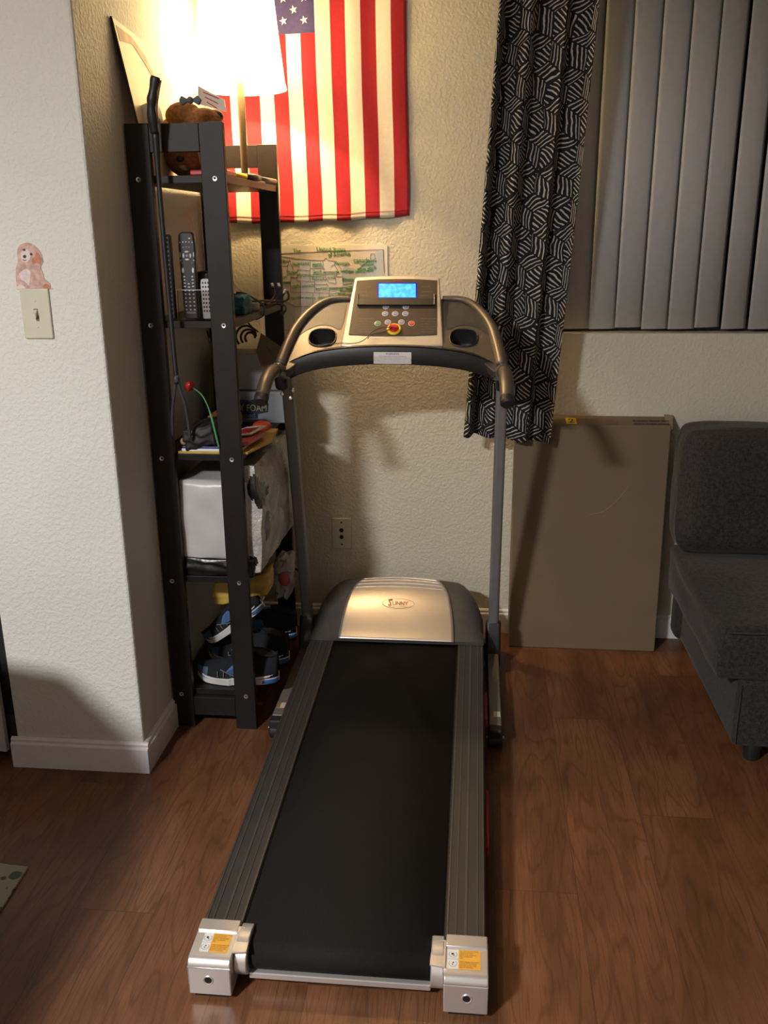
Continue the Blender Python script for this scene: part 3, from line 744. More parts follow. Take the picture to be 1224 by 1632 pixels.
add_prism(bm, [cq(-hwB, .002, -.03), cq(hwB, .002, -.03), cq(hwB, -.002, -.004), cq(-hwB, -.002, -.004)], CE*-.012)
cs = obj('console_body', bm, 'silver', tm, bevel=.004, seg=3, smooth=True)
f4 = [c2(557.5, 533.5), c2(698.5, 534), c2(698.5, 446.5), c2(570.5, 446.5)]
fb = (f4[1][0]-f4[0][0])/2; ftw = (f4[2][0]-f4[3][0])/2; fy0 = (f4[0][1]+f4[1][1])/2; fy1 = (f4[2][1]+f4[3][1])/2
fb, ftw = min(fb, hwB-.008), min(ftw, hwT-.006)
bm = B(); add_prism(bm, [cq(x, y, .0004) for x, y in [(-fb, fy0), (-fb*.5, fy0-.0035), (0, fy0-.0045), (fb*.5, fy0-.0035), (fb, fy0), (ftw, fy1-.003), (ftw*.5, fy1+.002), (0, fy1+.003), (-ftw*.5, fy1+.002), (-ftw, fy1-.003)]], CN*.0016)
obj('faceplate', bm, 'face', cs, bevel=.0005)
def face_pt(u, v): x, y = c2(u, v); return x, y
def quad(bm, u0, v0, u1, v1, h0, h1, mi=0):
    p = [face_pt(u0, v1), face_pt(u1, v1), face_pt(u1, v0), face_pt(u0, v0)]
    add_prism(bm, [cq(x, y, h0) for x, y in p], CN*(h1-h0), mi)
bm = B(); quad(bm, 601.5, 451.5, 665, 477, .0021, .0025, 1); quad(bm, 603.8, 453.2, 662.6, 475.0, .0024, .0028, 0); obj('display', bm, ['lcd', 'lcdedge'], cs)
bm = B(); quad(bm, 570, 478, 694, 489, .002, .009)
for u0, u1 in ((569.5, 572), (691.5, 694.5)): quad(bm, u0, 472, u1, 489, .002, .010)
obj('book_ledge', bm, 'blackplastic', cs, bevel=.0015)
text_c = B()
x, y = face_pt(634, 448); text_bm(text_c, 'SUNNY', .0085, cq(x, y, .0022), (1, 0, 0), CE, CN, 0)
x, y = face_pt(575, 509.5)
for sx_, u0 in ((0, 572), (1, 672)):
    for k, t in enumerate(('INSTRUCTIONS', 'Press START to begin', 'use SPEED + or - keys', 'to change the speed', 'press STOP to end', 'attach safety key')):
        x, y = face_pt(u0, 509+k*4.1); text_bm(text_c, t, .0062 if k == 0 else .0050, cq(x, y, .0022), (1, 0, 0), CE, CN, 1, align='LEFT')
for u, v, t in ((580, 466, 'P1 P3 P5'), (588, 458, 'SPEED'), (582, 472, 'TIME  CAL'), (678, 458, 'DISTANCE'), (680, 466, 'PROGRAM 1-9'), (676, 472, 'BODY FAT')):
    x, y = face_pt(u, v); text_bm(text_c, t, .0050, cq(x, y, .0022), (1, 0, 0), CE, CN, 1)
obj('face_print', text_c, ['inkred', 'inkgrey'], cs, normals=False)
def btn(u, v, mi, lab, r=.0092):
    x, y = face_pt(u, v); bm = B()
    add_lathe(bm, [(.001, .0032), (r-.0018, .0032), (r-.0012, .0030)], cq(x, y, 0), CN, 24, 0)
    add_lathe(bm, [(r-.0012, .0030), (r, .0028), (r, .0008)], cq(x, y, 0), CN, 24, 1)
    if lab: text_bm(bm, lab, .0046 if len(lab) > 1 else .009, cq(x, y, .0034), (1, 0, 0), CE, CN, 1)
    obj('button', bm, [mi, 'btnrim'], cs, smooth=True)['label'] = {'green': 'green button', 'red': 'red button'}.get(mi, 'pale blue button')
S_ = 6.12
for u, v, l in ((520, 428, '-'), (715, 428, '+'), (513, 495, 'PROG'), (611, 495, 'BODY'), (710, 495, 'MODE'), (540, 577, 'SPEED'), (672, 577, 'SPEED')):
    btn(530+u/S_, 420+v/S_, 'btnblue', l)
btn(530+440/S_, 420+590/S_, 'green', 'START'); btn(530+770/S_, 420+590/S_, 'red', 'STOP')
x, y = face_pt(530+600/S_, 420+648/S_)
bm = B(); add_lathe(bm, [(.011, .002), (.011, .006), (.017, .0075), (.0205, .005), (.0205, .002)], cq(x, y, 0), CN, 32); kr = obj('safety_key_ring', bm, 'yellow', cs, smooth=True)
bm = B(); add_lathe(bm, [(0, .011), (.0115, .011), (.0135, .009), (.0135, .004)], cq(x, y, 0), CN, 28)
add_box(bm, -.004, .004, -.012, .012, .010, .018, 0, Matrix.Translation(cq(x, y, 0)) @ Matrix((Vector((.2, 0, 0)).normalized()*1.0, CE, CN)).transposed().to_4x4() @ Matrix.Rotation(math.radians(80), 4, 'Z'))
obj('safety_key', bm, 'red', cs, smooth=True, ang=30)
kp = cq(x, y, .012)
pts = [kp]+[onp(u, v, cq(0, 0, .010), CN) for u, v in ((612, 522), (603, 524), (592, 530), (585, 538), (574, 545))]+[wq(*w2(wp(u, v)), .006) for u, v in ((560, 550), (545, 549.5), (530, 551), (515, 553))]
bm = B(); add_tube(bm, sm(pts, 6), .0012, 8)
pts = [kp]+[onp(u, v, cq(0, 0, .012), CN) for u, v in ((611, 529), (600, 531), (592, 533), (586, 540))]
add_tube(bm, sm(pts, 6), .0012, 8); obj('key_cord', bm, 'cord', cs, smooth='all')
# power cord at the left foot
bm = B(); add_tube(bm, sm([(-.02, .70, .24), (.0, .69, .235), (.022, .66, .20), (.03, .64, .15), (.05, .62, .09), (.07, .58, .05)], 6), .0035, 8); obj('power_cord', bm, 'cord', tm, smooth='all')

# ------------------------------------------------------------------ big box
bx = thing('cardboard_box', 'large flat brown cardboard box standing on edge between the treadmill and the sofa', 'box', (1.0, .68, 0))
bm = B(); BX0, BX1 = .752, 1.252
add_prism(bm, [(BX0, .617, 0), (BX0, .655, .783), (BX0, .738, .800), (BX0, .722, .0)], (BX1-BX0, 0, 0))
obj('carton', bm, 'card', bx, bevel=.004, seg=3)
def bt_(u, t): # point on top
    a = Vector((BX0, .655, .783)); b = Vector((BX0, .738, .800)); return a.lerp(b, t)+Vector((u, 0, .0008))
bm = B(); o = bt_(.022+.16*0+.155, .5)
bm.faces.new([bm.verts.new(p) for p in (bt_(.166, .12), bt_(.200, .12), bt_(.200, .70), bt_(.166, .70))]).material_index = 0
EY = (bt_(0, 1)-bt_(0, 0)).normalized()
text_bm(bm, '2', .045, bt_(.183, .40)+Vector((0, 0, .0004)), (1, 0, 0), EY, mi=1)
obj('yellow_sticker', bm, ['yellow', 'ink'], bx, normals=False)
bm = B(); c = bt_(.312, .32)+Vector((0, 0, .0008)); g_ = [bm.verts.new(c+Vector((.020*math.cos(a), 0, 0))+EY*.020*math.sin(a)) for a in [2*PI*i/28 for i in range(28)]]; bm.faces.new(g_)
for k, (t, u) in enumerate((('OPEN THIS SIDE UP', .438), ('KEEP DRY  FRAGILE', .438))):
    for j in range(9):
        p = bt_(u-.055+.013*j, .50-.30*k); add_box(bm, p.x, p.x+(.011 if (j+k) % 3 else .008), p.y-.0045, p.y+.0045, p.z-.0006, p.z+.0014, 1)
obj('printed_marks', bm, ['mapline', 'ink'], bx, normals=False)
bm = B(); add_prism(bm, [(BX1-.012, .652, .775), (BX1+.006, .66, .772), (BX1+.020, .738, .800), (BX1-.010, .738, .803)], (0, 0, .004)); obj('torn_flap', bm, 'cardlight', bx, bevel=.001)
bm = B()
pts = sm([on(u, v, 1, .640)+Vector((0, -.0, 0)) for u, v in ((938, 820), (962, 815), (985, 797), (1002, 776))], 8)
pts = [Vector((p.x, .617+.038*p.z/.783-.0006, p.z)) for p in pts]
add_tube(bm, pts, .0011, 6); obj('scratch', bm, 'cardlight', bx)
bm = B(); add_box(bm, BX1-.0, BX1+.002, .66, .70, .12, .17); add_box(bm, BX1, BX1+.002, .665, .71, .45, .52); obj('side_slot', bm, 'hole', bx)
bm = B(); add_box(bm, BX1-.013, BX1-.012, .6165, .6168, .02, .5, 0)
# ------------------------------------------------------------------ sofa
so = thing('sofa', 'charcoal grey fabric sofa end with loose back cushion at the right edge', 'sofa', (1.9, .3, 0))
SX1 = 2.75
def pillow(x0, x1, y0, y1, z0, z1, puff, n=3, nx=24, ny=16):
    bm = B(); bmesh.ops.create_cube(bm, size=1); bmesh.ops.subdivide_edges(bm, edges=bm.edges, cuts=14, use_grid_fill=True)
    c = Vector(((x0+x1)/2, (y0+y1)/2, (z0+z1)/2)); h = Vector(((x1-x0)/2, (y1-y0)/2, (z1-z0)/2))
    for v in bm.verts:
        p = v.co*2; q = Vector(p)
        f = lambda a, b: (1-abs(a)**n)*(1-abs(b)**n)
        q.x = p.x*(1+puff[0]*f(p.y, p.z)/h.x); q.y = p.y*(1+puff[1]*f(p.x, p.z)/h.y); q.z = p.z*(1+puff[2]*f(p.x, p.y)/h.z)
        w = noise.noise(Vector((p.x*1.7+x0*3, p.y*2+z0, p.z*2)))*.006
        v.co = c+Vector((q.x*h.x, q.y*h.y, q.z*h.z))+Vector((w, w*.8, w))
    return bm
def cushion(x0, x1, y0, y1, z0, z1, lean=.03):
    bm = B(); bmesh.ops.create_cube(bm, size=1); bmesh.ops.subdivide_edges(bm, edges=bm.edges, cuts=18, use_grid_fill=True)
    c = Vector(((x0+x1)/2, (y0+y1)/2, (z0+z1)/2)); h = Vector(((x1-x0)/2, (y1-y0)/2, (z1-z0)/2))
    for v in bm.verts:
        p = v.co*2; k = 1-.042*(abs(p.x)*abs(p.z))**5
        th = .52+.48*((1-abs(p.x)**6)*(1-abs(p.z)**5))**.5
        sag = 1+.10*max(0, -p.z)*(1-p.x**2)**.5 if abs(p.x) < 1 else 1
        w = noise.noise(Vector((p.x*2.2+x0*3, p.y*1.5, p.z*2.6)))*.008+noise.noise(Vector((p.x*6, p.y, p.z*7+x0)))*.003
        v.co = c+Vector((p.x*h.x*k*(1-.02*p.z**4), p.y*h.y*th*sag, p.z*h.z*k))+Vector((w*.6, w, w*.7)); v.co.y += (v.co.z-z1)*lean
    return bm
bm = B(); add_box(bm, 1.332, SX1, -.062, .66, .045, .250); obj('sofa_base', bm, 'sofa', so, bevel=.02, seg=4, smooth=True)
bm = pillow(1.272, 2.02, -.060, .60, .249, .402, (.008, .006, .014), 4); obj('seat_cushion', bm, 'sofa', so, smooth='all', mods=[('BEVEL', {'width': .018, 'segments': 3, 'limit_method': 'ANGLE', 'angle_limit': .9})])
bm = pillow(2.03, SX1, -.060, .60, .249, .402, (.008, .006, .014), 4); obj('seat_cushion', bm, 'sofa', so, smooth='all', mods=[('BEVEL', {'width': .018, 'segments': 3, 'limit_method': 'ANGLE', 'angle_limit': .9})])
bm = B(); add_box(bm, 1.31, SX1, .605, .70, .045, .55); obj('sofa_back', bm, 'sofa', so, bevel=.03, seg=4, smooth=True)
bm = cushion(1.256, 2.0, .455, .660, .405, .812)
obj('back_cushion', bm, 'sofa', so, smooth='all', mods=[('SUBSURF', {'levels': 1, 'render_levels': 1})])
bm = cushion(2.01, SX1, .455, .660, .405, .812)
obj('back_cushion', bm, 'sofa', so, smooth='all')
for x, y in ((1.395, -.03), (1.395, .6), (2.70, -.03), (2.70, .6)):
    bm = B(); add_lathe(bm, [(0, 0), (.020, 0), (.026, .044), (.026, .05), (0, .05)], (x, y, 0), seg=20); obj('leg', bm, 'blackplastic', so, smooth=True)
# seams
bm = B(); add_tube(bm, [(1.285, -.069, .388), (2.0, -.069, .388)], .0022, 6); add_tube(bm, [(1.338, -.0635, .06), (1.338, -.0635, .235)], .002, 6); obj('piping', bm, 'sofa', so, smooth='all')

# ------------------------------------------------------------------ flag
FX0, FX1, FZ0, FZ1 = -.212, .387, 1.432, 2.345
fl = thing('flag', 'american flag hanging vertically on the back wall behind the lamp', 'flag', ((FX0+FX1)/2, WY-.012, FZ0))
NX, NZ = 13*5, 70
def flagp(s, t):
    x = FX0+(FX1-FX0)*s; z = FZ0-.006*math.sin(PI*s)+.0015*math.sin(26*s)*(1-t)**6+(FZ1-FZ0)*t
    z += (.012*(1-t)**2)*(s-.5)*1.5
    y = WY-.013-.0055*math.sin(9*s+3.2*t+1)*(1-t*.4)-.003*math.sin(31*s+5*t+2*math.sin(4*t))-.0035*math.sin(8*(s*.7+t*3))*(1-t)
    x += .005*math.sin(5*t+1)*(1-t)+.006*(1-t)*(s-.2)
    return Vector((x, y, z))
CT = (1.985-FZ0)/(FZ1-FZ0)
def fm(i, j):
    st = i//5
    if st < 7 and (j+.5)/NZ > CT: return 2
    return 0 if st % 2 == 0 else 1
bm = B(); add_grid(bm, flagp, NX, NZ, mi=fm)
obj('stripes', bm, ['redfab', 'whitefab', 'bluefab'], fl, smooth='all', normals=False, mods=[('SOLIDIFY', {'thickness': .0012})])
bm = B(); add_tube(bm, [flagp(i/60, .022)+Vector((0, -.0015, 0)) for i in range(61)], .0008, 6)
obj('hem', bm, 'redfab', fl)
bm = B(); ux0, ux1, uz0, uz1 = 0, 7/13, CT, 1
for a in range(11):
    for b in range(9):
        if (a+b) % 2: continue
        s = ux0+(ux1-ux0)*(b+1)/10; t = uz0+(uz1-uz0)*(a+1)/12; c = flagp(s, t)+Vector((0, -.0022, 0))
        vs = []
        for k in range(10):
            r_ = .0125 if k % 2 == 0 else .0050; an = PI/2+k*PI/5+.2; vs.append(bm.verts.new(c+Vector((r_*math.cos(an), 0, r_*math.sin(an)))))
        bm.faces.new(vs)
obj('stars', bm, 'white', fl, normals=False)

# ------------------------------------------------------------------ map poster
PY_ = WY-.004
mp = thing('wall_map', 'laminated outline map with green handwritten names taped on the wall below the flag', 'poster', (.12, PY_, 1.05))
MX0, MX1, MZ0, MZ1 = -.106, .325, 1.045, 1.352
bm = B(); add_box(bm, MX0, MX1, PY_, PY_+.003, MZ0, MZ1); obj('sheet', bm, 'posterrim', mp)
def mz(u, v): p = on(400+u/4.708, 360+v/4.708, 1, PY_-.001); return p
bm = B(); ins = .011
bm.faces.new([bm.verts.new((x, PY_-.0006, z)) for x, z in ((MX0+ins, MZ0+.018), (MX1-ins, MZ0+.018), (MX1-ins, MZ1-ins-.004), (MX0+ins, MZ1-ins-.012))]); obj('map_field', bm, 'poster', mp)
bm = B(); bm.faces.new([bm.verts.new(mz(*p)-Vector((0, .0002, 0))) for p in ((940, 190), (990, 178), (1000, 420), (690, 460), (680, 350), (700, 300), (800, 330), (880, 260))]).material_index = 0
obj('sea', bm, 'posterblue', mp, normals=False); bm = B()
bm.faces.new([bm.verts.new(mz(*p)-Vector((0, .0002, 0))) for p in ((250, 600), (330, 605), (330, 740), (370, 780), (255, 785))]).material_index = 0
obj('sea', bm, 'posterblue', mp, normals=False)
lines = [[(150, 208), (232, 207), (400, 198), (700, 185), (900, 178), (992, 176), (1000, 350)], [(150, 215), (232, 228), (330, 245), (450, 255), (545, 258), (562, 240), (575, 256), (640, 266)],
 [(232, 300), (275, 296), (270, 380), (235, 380)], [(290, 250), (275, 296)], [(290, 250), (300, 290), (318, 330), (325, 360), (347, 340)], [(347, 330), (445, 337)], [(443, 262), (443, 415)], [(347, 332), (345, 410), (415, 416), (480, 418)],
 [(443, 318), (548, 320)], [(443, 378), (565, 382)], [(538, 258), (548, 320), (560, 380), (585, 430)], [(300, 380), (345, 386)], [(300, 380), (296, 492), (370, 498), (460, 500), (585, 503)], [(372, 420), (370, 600)], [(478, 420), (476, 500)], [(478, 436), (575, 440)],
 [(565, 430), (585, 460), (590, 560)], [(560, 365), (630, 362), (638, 430), (590, 425)], [(640, 266), (660, 300), (680, 330)], [(600, 300), (625, 290), (650, 330), (640, 380)], [(590, 505), (670, 500), (660, 560)], [(515, 505), (510, 540), (590, 555)],
 [(465, 503), (463, 600)], [(235, 560), (290, 580), (330, 605), (430, 603), (460, 640)], [(160, 300), (232, 295)], [(245, 420), (300, 420)], [(690, 385), (690, 440), (760, 430)], [(640, 380), (690, 380)], [(305, 660), (320, 700), (325, 735), (345, 742)], [(160, 560), (250, 572)], [(400, 610), (420, 600), (440, 625)],
 [(900, 210), (925, 208), (935, 245), (905, 262), (895, 240), (900, 210)], [(895, 262), (850, 285), (800, 330)], [(690, 300), (720, 292)], [(700, 500), (690, 530)], [(590, 460), (700, 462)], [(255, 780), (300, 785)]]
bm = B()
for ln in lines:
    ps = [mz(*p)-Vector((0, .0006, 0)) for p in ln]
    add_tube(bm, ps, .0006, 5)
obj('state_lines', bm, 'mapline', mp)
bm = B()
words = [('The', 345, 188, 30), ('United States', 600, 176, 32), ('of America', 660, 210, 30), ('canada', 830, 258, 36), ('montana', 372, 282, 30), ('Idaho', 302, 348, 26), ('wyoming', 408, 368, 28), ('North', 497, 284, 22), ('Dakota', 500, 300, 22), ('South', 500, 342, 22), ('Dakota', 508, 360, 22), ('nebraska', 512, 398, 24), ('minnesota', 600, 345, 24),
 ('iowa', 602, 384, 24), ('nevada', 262, 424, 22), ('utah', 333, 452, 30), ('colorado', 423, 448, 26), ('kansas', 530, 468, 28), ('missouri', 634, 468, 24), ('oregon', 245, 262, 20), ('arizona', 330, 540, 26), ('new mexico', 418, 538, 22), ('oklahoma', 548, 534, 22), ('arkansas', 634, 524, 22), ('wisconsin', 680, 278, 24), ('michigan', 722, 338, 24), ('illinois', 726, 402, 28),
 ('kentucky', 720, 480, 24), ('maine', 905, 262, 24), ('new york', 868, 318, 30), ('vermont', 868, 290, 24), ('virginia', 740, 462, 22), ('calif', 180, 420, 24), ('texas', 420, 680, 34), ('washington', 190, 250, 20), ('tennessee', 700, 508, 20), ('pennsylvania', 850, 335, 22)]
for w, u, v, s in words:
    text_bm(bm, w, s/4.708/467*1.35, mz(u, v)-Vector((0, .0012, 0)), Vector((1, 0, random.uniform(-.03, .12))), (0, 0, 1), (0, -1, 0), 0, lift=0, sx=.9)
hw = obj('handwriting', bm, 'marker', mp, normals=False, mods=[('SOLIDIFY', {'thickness': .0010, 'offset': 0})])

# ------------------------------------------------------------------ outlet, switch, dog sticker
pl = thing('wall_plate', 'ivory cable outlet plate with two round jacks low on the back wall', 'outlet', (.155, WY, .36))
bm = B(); add_box(bm, .118, .188, WY-.006, WY, .305, .420); ob = obj('plate', bm, 'ivory', pl, bevel=.003, seg=3, smooth=True)
for z in (.3755, .350):
    bm = B(); add_lathe(bm, [(0, .001), (.0045, .001), (.0060, .0035), (.0075, .0015), (.0075, 0)], (.153, WY-.006, z), (0, -1, 0), 20); obj('jack', bm, 'hole', pl, smooth=True)
for z in (.404, .322):
    bm = B(); add_lathe(bm, [(0, .0012), (.003, .0008), (.003, 0)], (.153, WY-.006, z), (0, -1, 0), 12); obj('screw', bm, 'hole', pl)
sw = thing('light_switch', 'ivory toggle light switch plate on the white wall end', 'light switch', (-.405, PY, 1.21))
SX, SZ = -.405, 1.218
bm = B(); add_box(bm, SX-.035, SX+.035, PY-.006, PY, SZ-.0575, SZ+.0575); obj('plate', bm, 'ivory', sw, bevel=.0035, seg=3, smooth=True)
bm = B(); add_box(bm, SX-.005, SX+.005, PY-.0065, PY-.0058, SZ-.012, SZ+.012); obj('toggle_slot', bm, 'inkgrey', sw)
bm = B(); add_prism(bm, [(SX-.004, PY-.006, SZ-.002), (SX+.004, PY-.006, SZ-.002), (SX+.004, PY-.006, SZ+.010), (SX-.004, PY-.006, SZ+.010)], (0, -.012, -.010)); obj('toggle', bm, 'ivory', sw, bevel=.001)
for z in (SZ+.030, SZ-.030):
    bm = B(); add_lathe(bm, [(0, .0012), (.0028, .0008), (.0028, 0)], (SX, PY-.006, z), (0, -1, 0), 12); obj('screw', bm, 'ivory', sw)
# puppy picture: a flat cut-out sticker
def dp(u, v): return on(u/8.158, 360+v/8.158, 1, PY-.001)
outline = [(225, 825), (215, 760), (208, 680), (205, 600), (212, 530), (236, 450), (222, 380), (228, 310), (255, 255), (310, 225), (370, 220), (420, 240), (480, 285), (525, 345), (550, 410), (560, 470), (532, 515), (535, 560), (560, 620), (575, 685), (615, 715), (650, 760), (657, 800), (655, 822)]
def flat(name, pts, m, par, off, sm_=3):
    if sm_: pts = [tuple(v[:2]) for v in sm([Vector((a, b, 0)) for a, b in pts]+[Vector((*pts[0], 0))], sm_)[:-1]]
    bm = B(); add_prism(bm, [dp(u, v)+Vector((0, -off, 0)) for u, v in pts], (0, -.0004, 0)); return obj(name, bm, m, par)
ds = thing('puppy_sticker', 'flat cut-out picture of a sitting apricot puppy on the wall above the light switch', 'sticker', (-.402, PY, 1.276))
flat('body_print', outline, 'dogfur', ds, .0002)
flat('chest_patch', [(250, 620), (330, 560), (400, 600), (390, 700), (380, 780), (330, 730), (270, 690)], 'dogpale', ds, .0006)
flat('ear_print', [(470, 340), (520, 370), (545, 440), (530, 500), (480, 480), (430, 500), (420, 440), (450, 400)], 'dogfur2', ds, .0007)
flat('muzzle_print', [(270, 350), (330, 300), (390, 340), (400, 420), (350, 470), (290, 450)], 'dogpale', ds, .0008)
for c, r in (((318, 312), 16), ((408, 368), 17), ((324, 398), 22)):
    flat('eye_print' if r < 20 else 'nose_print', [(c[0]+r*math.cos(a), c[1]+r*math.sin(a)) for a in [2*PI*i/12 for i in range(12)]], 'ink', ds, .0012, 0)
flat('mouth_print', [(300, 430), (325, 445), (350, 440), (348, 448), (322, 458), (298, 440)], 'mapline', ds, .0012, 0)
flat('paw_print', [(560, 780), (590, 755), (640, 770), (652, 815), (580, 820)], 'dogfur2', ds, .0007)
flat('paw_print', [(225, 790), (270, 760), (320, 790), (330, 820), (235, 822)], 'dogpale', ds, .0007)

# ------------------------------------------------------------------ lamp
LX, LY = -.079, .520
lm = thing('table_lamp', 'lit table lamp with white flared shade and thin dark stem on the top shelf', 'lamp', (LX, LY, 1.531))
bm = B(); add_lathe(bm, [(0, .012), (.012, .016), (.02, .012), (.055, .010), (.060, .004), (.060, 0), (0, 0)], (LX, LY, 1.5312), seg=36); obj('lamp_base', bm, 'lampmetal', lm, smooth=True)
bm = B(); add_tube(bm, [(LX, LY, 1.54), (LX, LY, 1.88)], .0108, 20); obj('stem', bm, 'lampmetal', lm, smooth=True)
bm = B(); add_lathe(bm, [(.134, 0), (.129, .02), (.115, .15), (.103, .27)], (LX, LY, 1.792), seg=48); obj('lamp_shade', bm, 'shade', lm, smooth='all', mods=[('SOLIDIFY', {'thickness': .0012})])
bm = B(); add_sphere(bm, (LX, LY, 1.94), .028, 24, sc=(1, 1, 1.25)); obj('bulb', bm, 'bulb', lm, smooth='all')
bm = B()
for k in range(3):
    a = 2*PI*k/3+.5; add_tube(bm, [(LX, LY, 1.845), (LX+.10*math.cos(a), LY+.10*math.sin(a), 1.99)], .0015, 6)
obj('shade_carrier', bm, 'lampmetal', lm)

# ------------------------------------------------------------------ things on the shelves
Z5, Z4, Z3, Z2, Z1 = [z+.0093 for z in ZS[::-1]]
# board for a mirror leaning on the wall; cream paints its yellow reflection
mi_ = thing('mirror_board', 'thin dark edged board, mirror reflection painted cream, on top shelf against left wall', 'board', (-.2, .1, Z5))
mc = [Vector((-.197, .030, Z5+.001)), Vector((-.197, .300, Z5+.001)), Vector((-.2445, .250, 1.861)), Vector((-.2445, -.020, 1.880))]
mn = (mc[1]-mc[0]).cross(mc[3]-mc[0]).normalized()
if mn.x < 0: mn = -mn
bm = B(); add_prism(bm, mc, -mn*.004); obj('backing', bm, 'rubber', mi_)
bm = B(); cc = sum(mc, Vector())/4; add_prism(bm, [cc+(p-cc)*.99+mn*.0003 for p in mc], mn*.001); obj('reflection_face', bm, 'creamreflect', mi_)
bm = B(); t_ = lambda a, b: mc[0].lerp(mc[3], b).lerp(mc[1].lerp(mc[2], b), a)+mn*.0016
add_prism(bm, [t_(*p) for p in ((.05, .955), (.40, .955), (.70, .88), (.86, .76), (.84, .70), (.66, .80), (.38, .90), (.05, .86))], mn*.0003); obj('board_strip', bm, 'tanstrip', mi_)  # tan strip along the top of the face

# long rod with grip and forked end
rd = thing('forked_rod', 'long dark rod with thick padded grip and forked end leaning on the shelf front', 'rod', (-.15, -.05, .83))
def at(u, v, y): return on(u, v, 1, y)
top = sm([at(248, 122, -.055), at(243, 150, -.055), at(241, 175, -.052), at(246, 212, -.040)], 6)
bm = B(); add_tube(bm, top, [.0085+.001*math.sin(i) for i in range(len(top))], 14, flat=1.25); obj('grip', bm, 'blackplastic', rd, smooth='all')
top2 = [p+Vector((.0075, .006, -.002)) for p in top]
bm = B(); add_tube(bm, top2[1:-3], .006, 12); obj('grip_lining', bm, 'tan', rd, smooth='all')
sh_ = [at(247, 205, -.036), at(254, 300, -.028), at(266, 440, -.026), at(277, 560, -.030), at(282, 612, -.034)]
bm = B(); add_tube(bm, sm(sh_, 4), [.0095, .0088, .008]+[.0062]*14, 12); obj('shaft', bm, 'blackplastic', rd, smooth='all')
bm = B(); add_tube(bm, sm([at(281, 598, -.034), at(278, 625, -.028), at(275, 655, -.016), at(275, 690, .004), at(277, 722, .016)], 4), .0045, 10); add_tube(bm, sm([at(282, 598, -.034), at(287, 622, -.030), at(295, 645, -.022), at(300, 675, -.008), at(303, 700, .002)], 4), .0045, 10)
add_lathe(bm, [(.004, -.012), (.0085, 0), (.004, .012)], at(281, 605, -.034), (0, 0, 1), 12)
obj('fork', bm, 'greyplastic', rd, smooth='all')
bm = pillow(-.160, -.075, -.032, .10, Z3+.012, Z3+.065, (.004, .004, .006), 3)
bmesh.ops.rotate(bm, verts=bm.verts, cent=(-.11, .03, Z3+.03), matrix=Matrix.Rotation(math.radians(-14), 3, 'Y'))
bmesh.ops.translate(bm, verts=bm.verts, vec=(0, .052, .008))
tag(obj('dark_pouch', bm, 'rubber', smooth='all'), 'black fabric pouch lying on the books behind the forked rod', 'pouch')

# plush toy
pd = thing('plush_toy', 'brown and cream plush animal with grey bow lying on the top shelf', 'plush toy', (-.14, .2, Z5))
def blob(name, parts, m, par, vox=.004):
    bm = B()
    for c, r, s in parts: add_sphere(bm, c, r, 16, sc=s)
    return obj(name, bm, m, par, smooth='all', mods=[('REMESH', {'mode': 'VOXEL', 'voxel_size': vox}), ('SMOOTH', {'iterations': 4})])
blob('body', [((-.150, .19, Z5+.062), .058, (1.05, 1.1, 1.05)), ((-.105, .17, Z5+.052), .048, (1, 1, 1)), ((-.165, .23, Z5+.115), .050, (1.2, 1, .9)), ((-.100, .19, Z5+.140), .042, (1.2, 1, .8)), ((-.155, .2, Z5+.155), .045, (1.1, 1, .8)), ((-.125, .12, Z5+.052), .038, (1, 1, 1))], 'brownplush', pd)
blob('muzzle', [((-.088, .125, Z5+.060), .030, (1, .9, 1.1)), ((-.072, .15, Z5+.072), .028, (1, 1, 1.3))], 'creamplush', pd)
bm = B(); add_sphere(bm, at(287, 253, .085), .010, 16, sc=(1.2, .6, .8)); obj('nose', bm, 'rubber', pd, smooth='all')
blob('paw', [((-.071, .20, Z5+.153), .022, (1, 1, .8))], 'rubber', pd)
blob('ear', [((-.205, .18, Z5+.10), .024, (.6, 1, 1.5)), ((-.195, .2, Z5+.13), .022, (1, 1, 1))], 'pinkplush', pd)
c = Vector((-.118, .140, Z5+.186))
bm = B()
for s in (-1, 1): add_prism(bm, [c, c+Vector((s*.022, -.004, .011)), c+Vector((s*.030, -.002, .000)), c+Vector((s*.022, 0, -.013))], (0, .010, 0))
add_sphere(bm, c+Vector((0, .003, 0)), .009, 12); obj('bow', bm, 'bluegrey', pd, bevel=.003, smooth=True)
bm = B(); add_prism(bm, [at(212, 160, .06), at(236, 150, .06), at(243, 178, .06), at(228, 200, .06), at(216, 196, .06)], (0, .05, -.01))
bmesh.ops.translate(bm, verts=bm.verts, vec=(.012, .0, -.012))
tag(obj('paper_bag', bm, 'white', bevel=.004), 'crumpled white paper bag beside the plush toy on the top shelf', 'bag')
bm = B(); add_prism(bm, [(-.128, .245, Z5+.190), (-.056, .250, Z5+.170), (-.060, .250, Z5+.200), (-.126, .245, Z5+.235)], (0, .012, 0), 0)
o = tag(obj('printed_card', bm, ['white'], bevel=.001), 'white printed card propped behind the plush toy on the top shelf', 'card')
bm = B()
for k in range(3): add_tube(bm, [Vector((-.112+.004*k, .2441, Z5+.218-.012*k)), Vector((-.072-.003*k, .2461, Z5+.202-.012*k))], .0012, 5)
obj('card_print', bm, 'inkred', o, normals=False)
# red box near the front, and at the rear
bm = B(); add_box(bm, -.098, -.005, .03, .13, Z5, Z5+.0125); tag(obj('red_box', bm, 'red', bevel=.003), 'thin bright red box lying at the front of the top shelf', 'box')
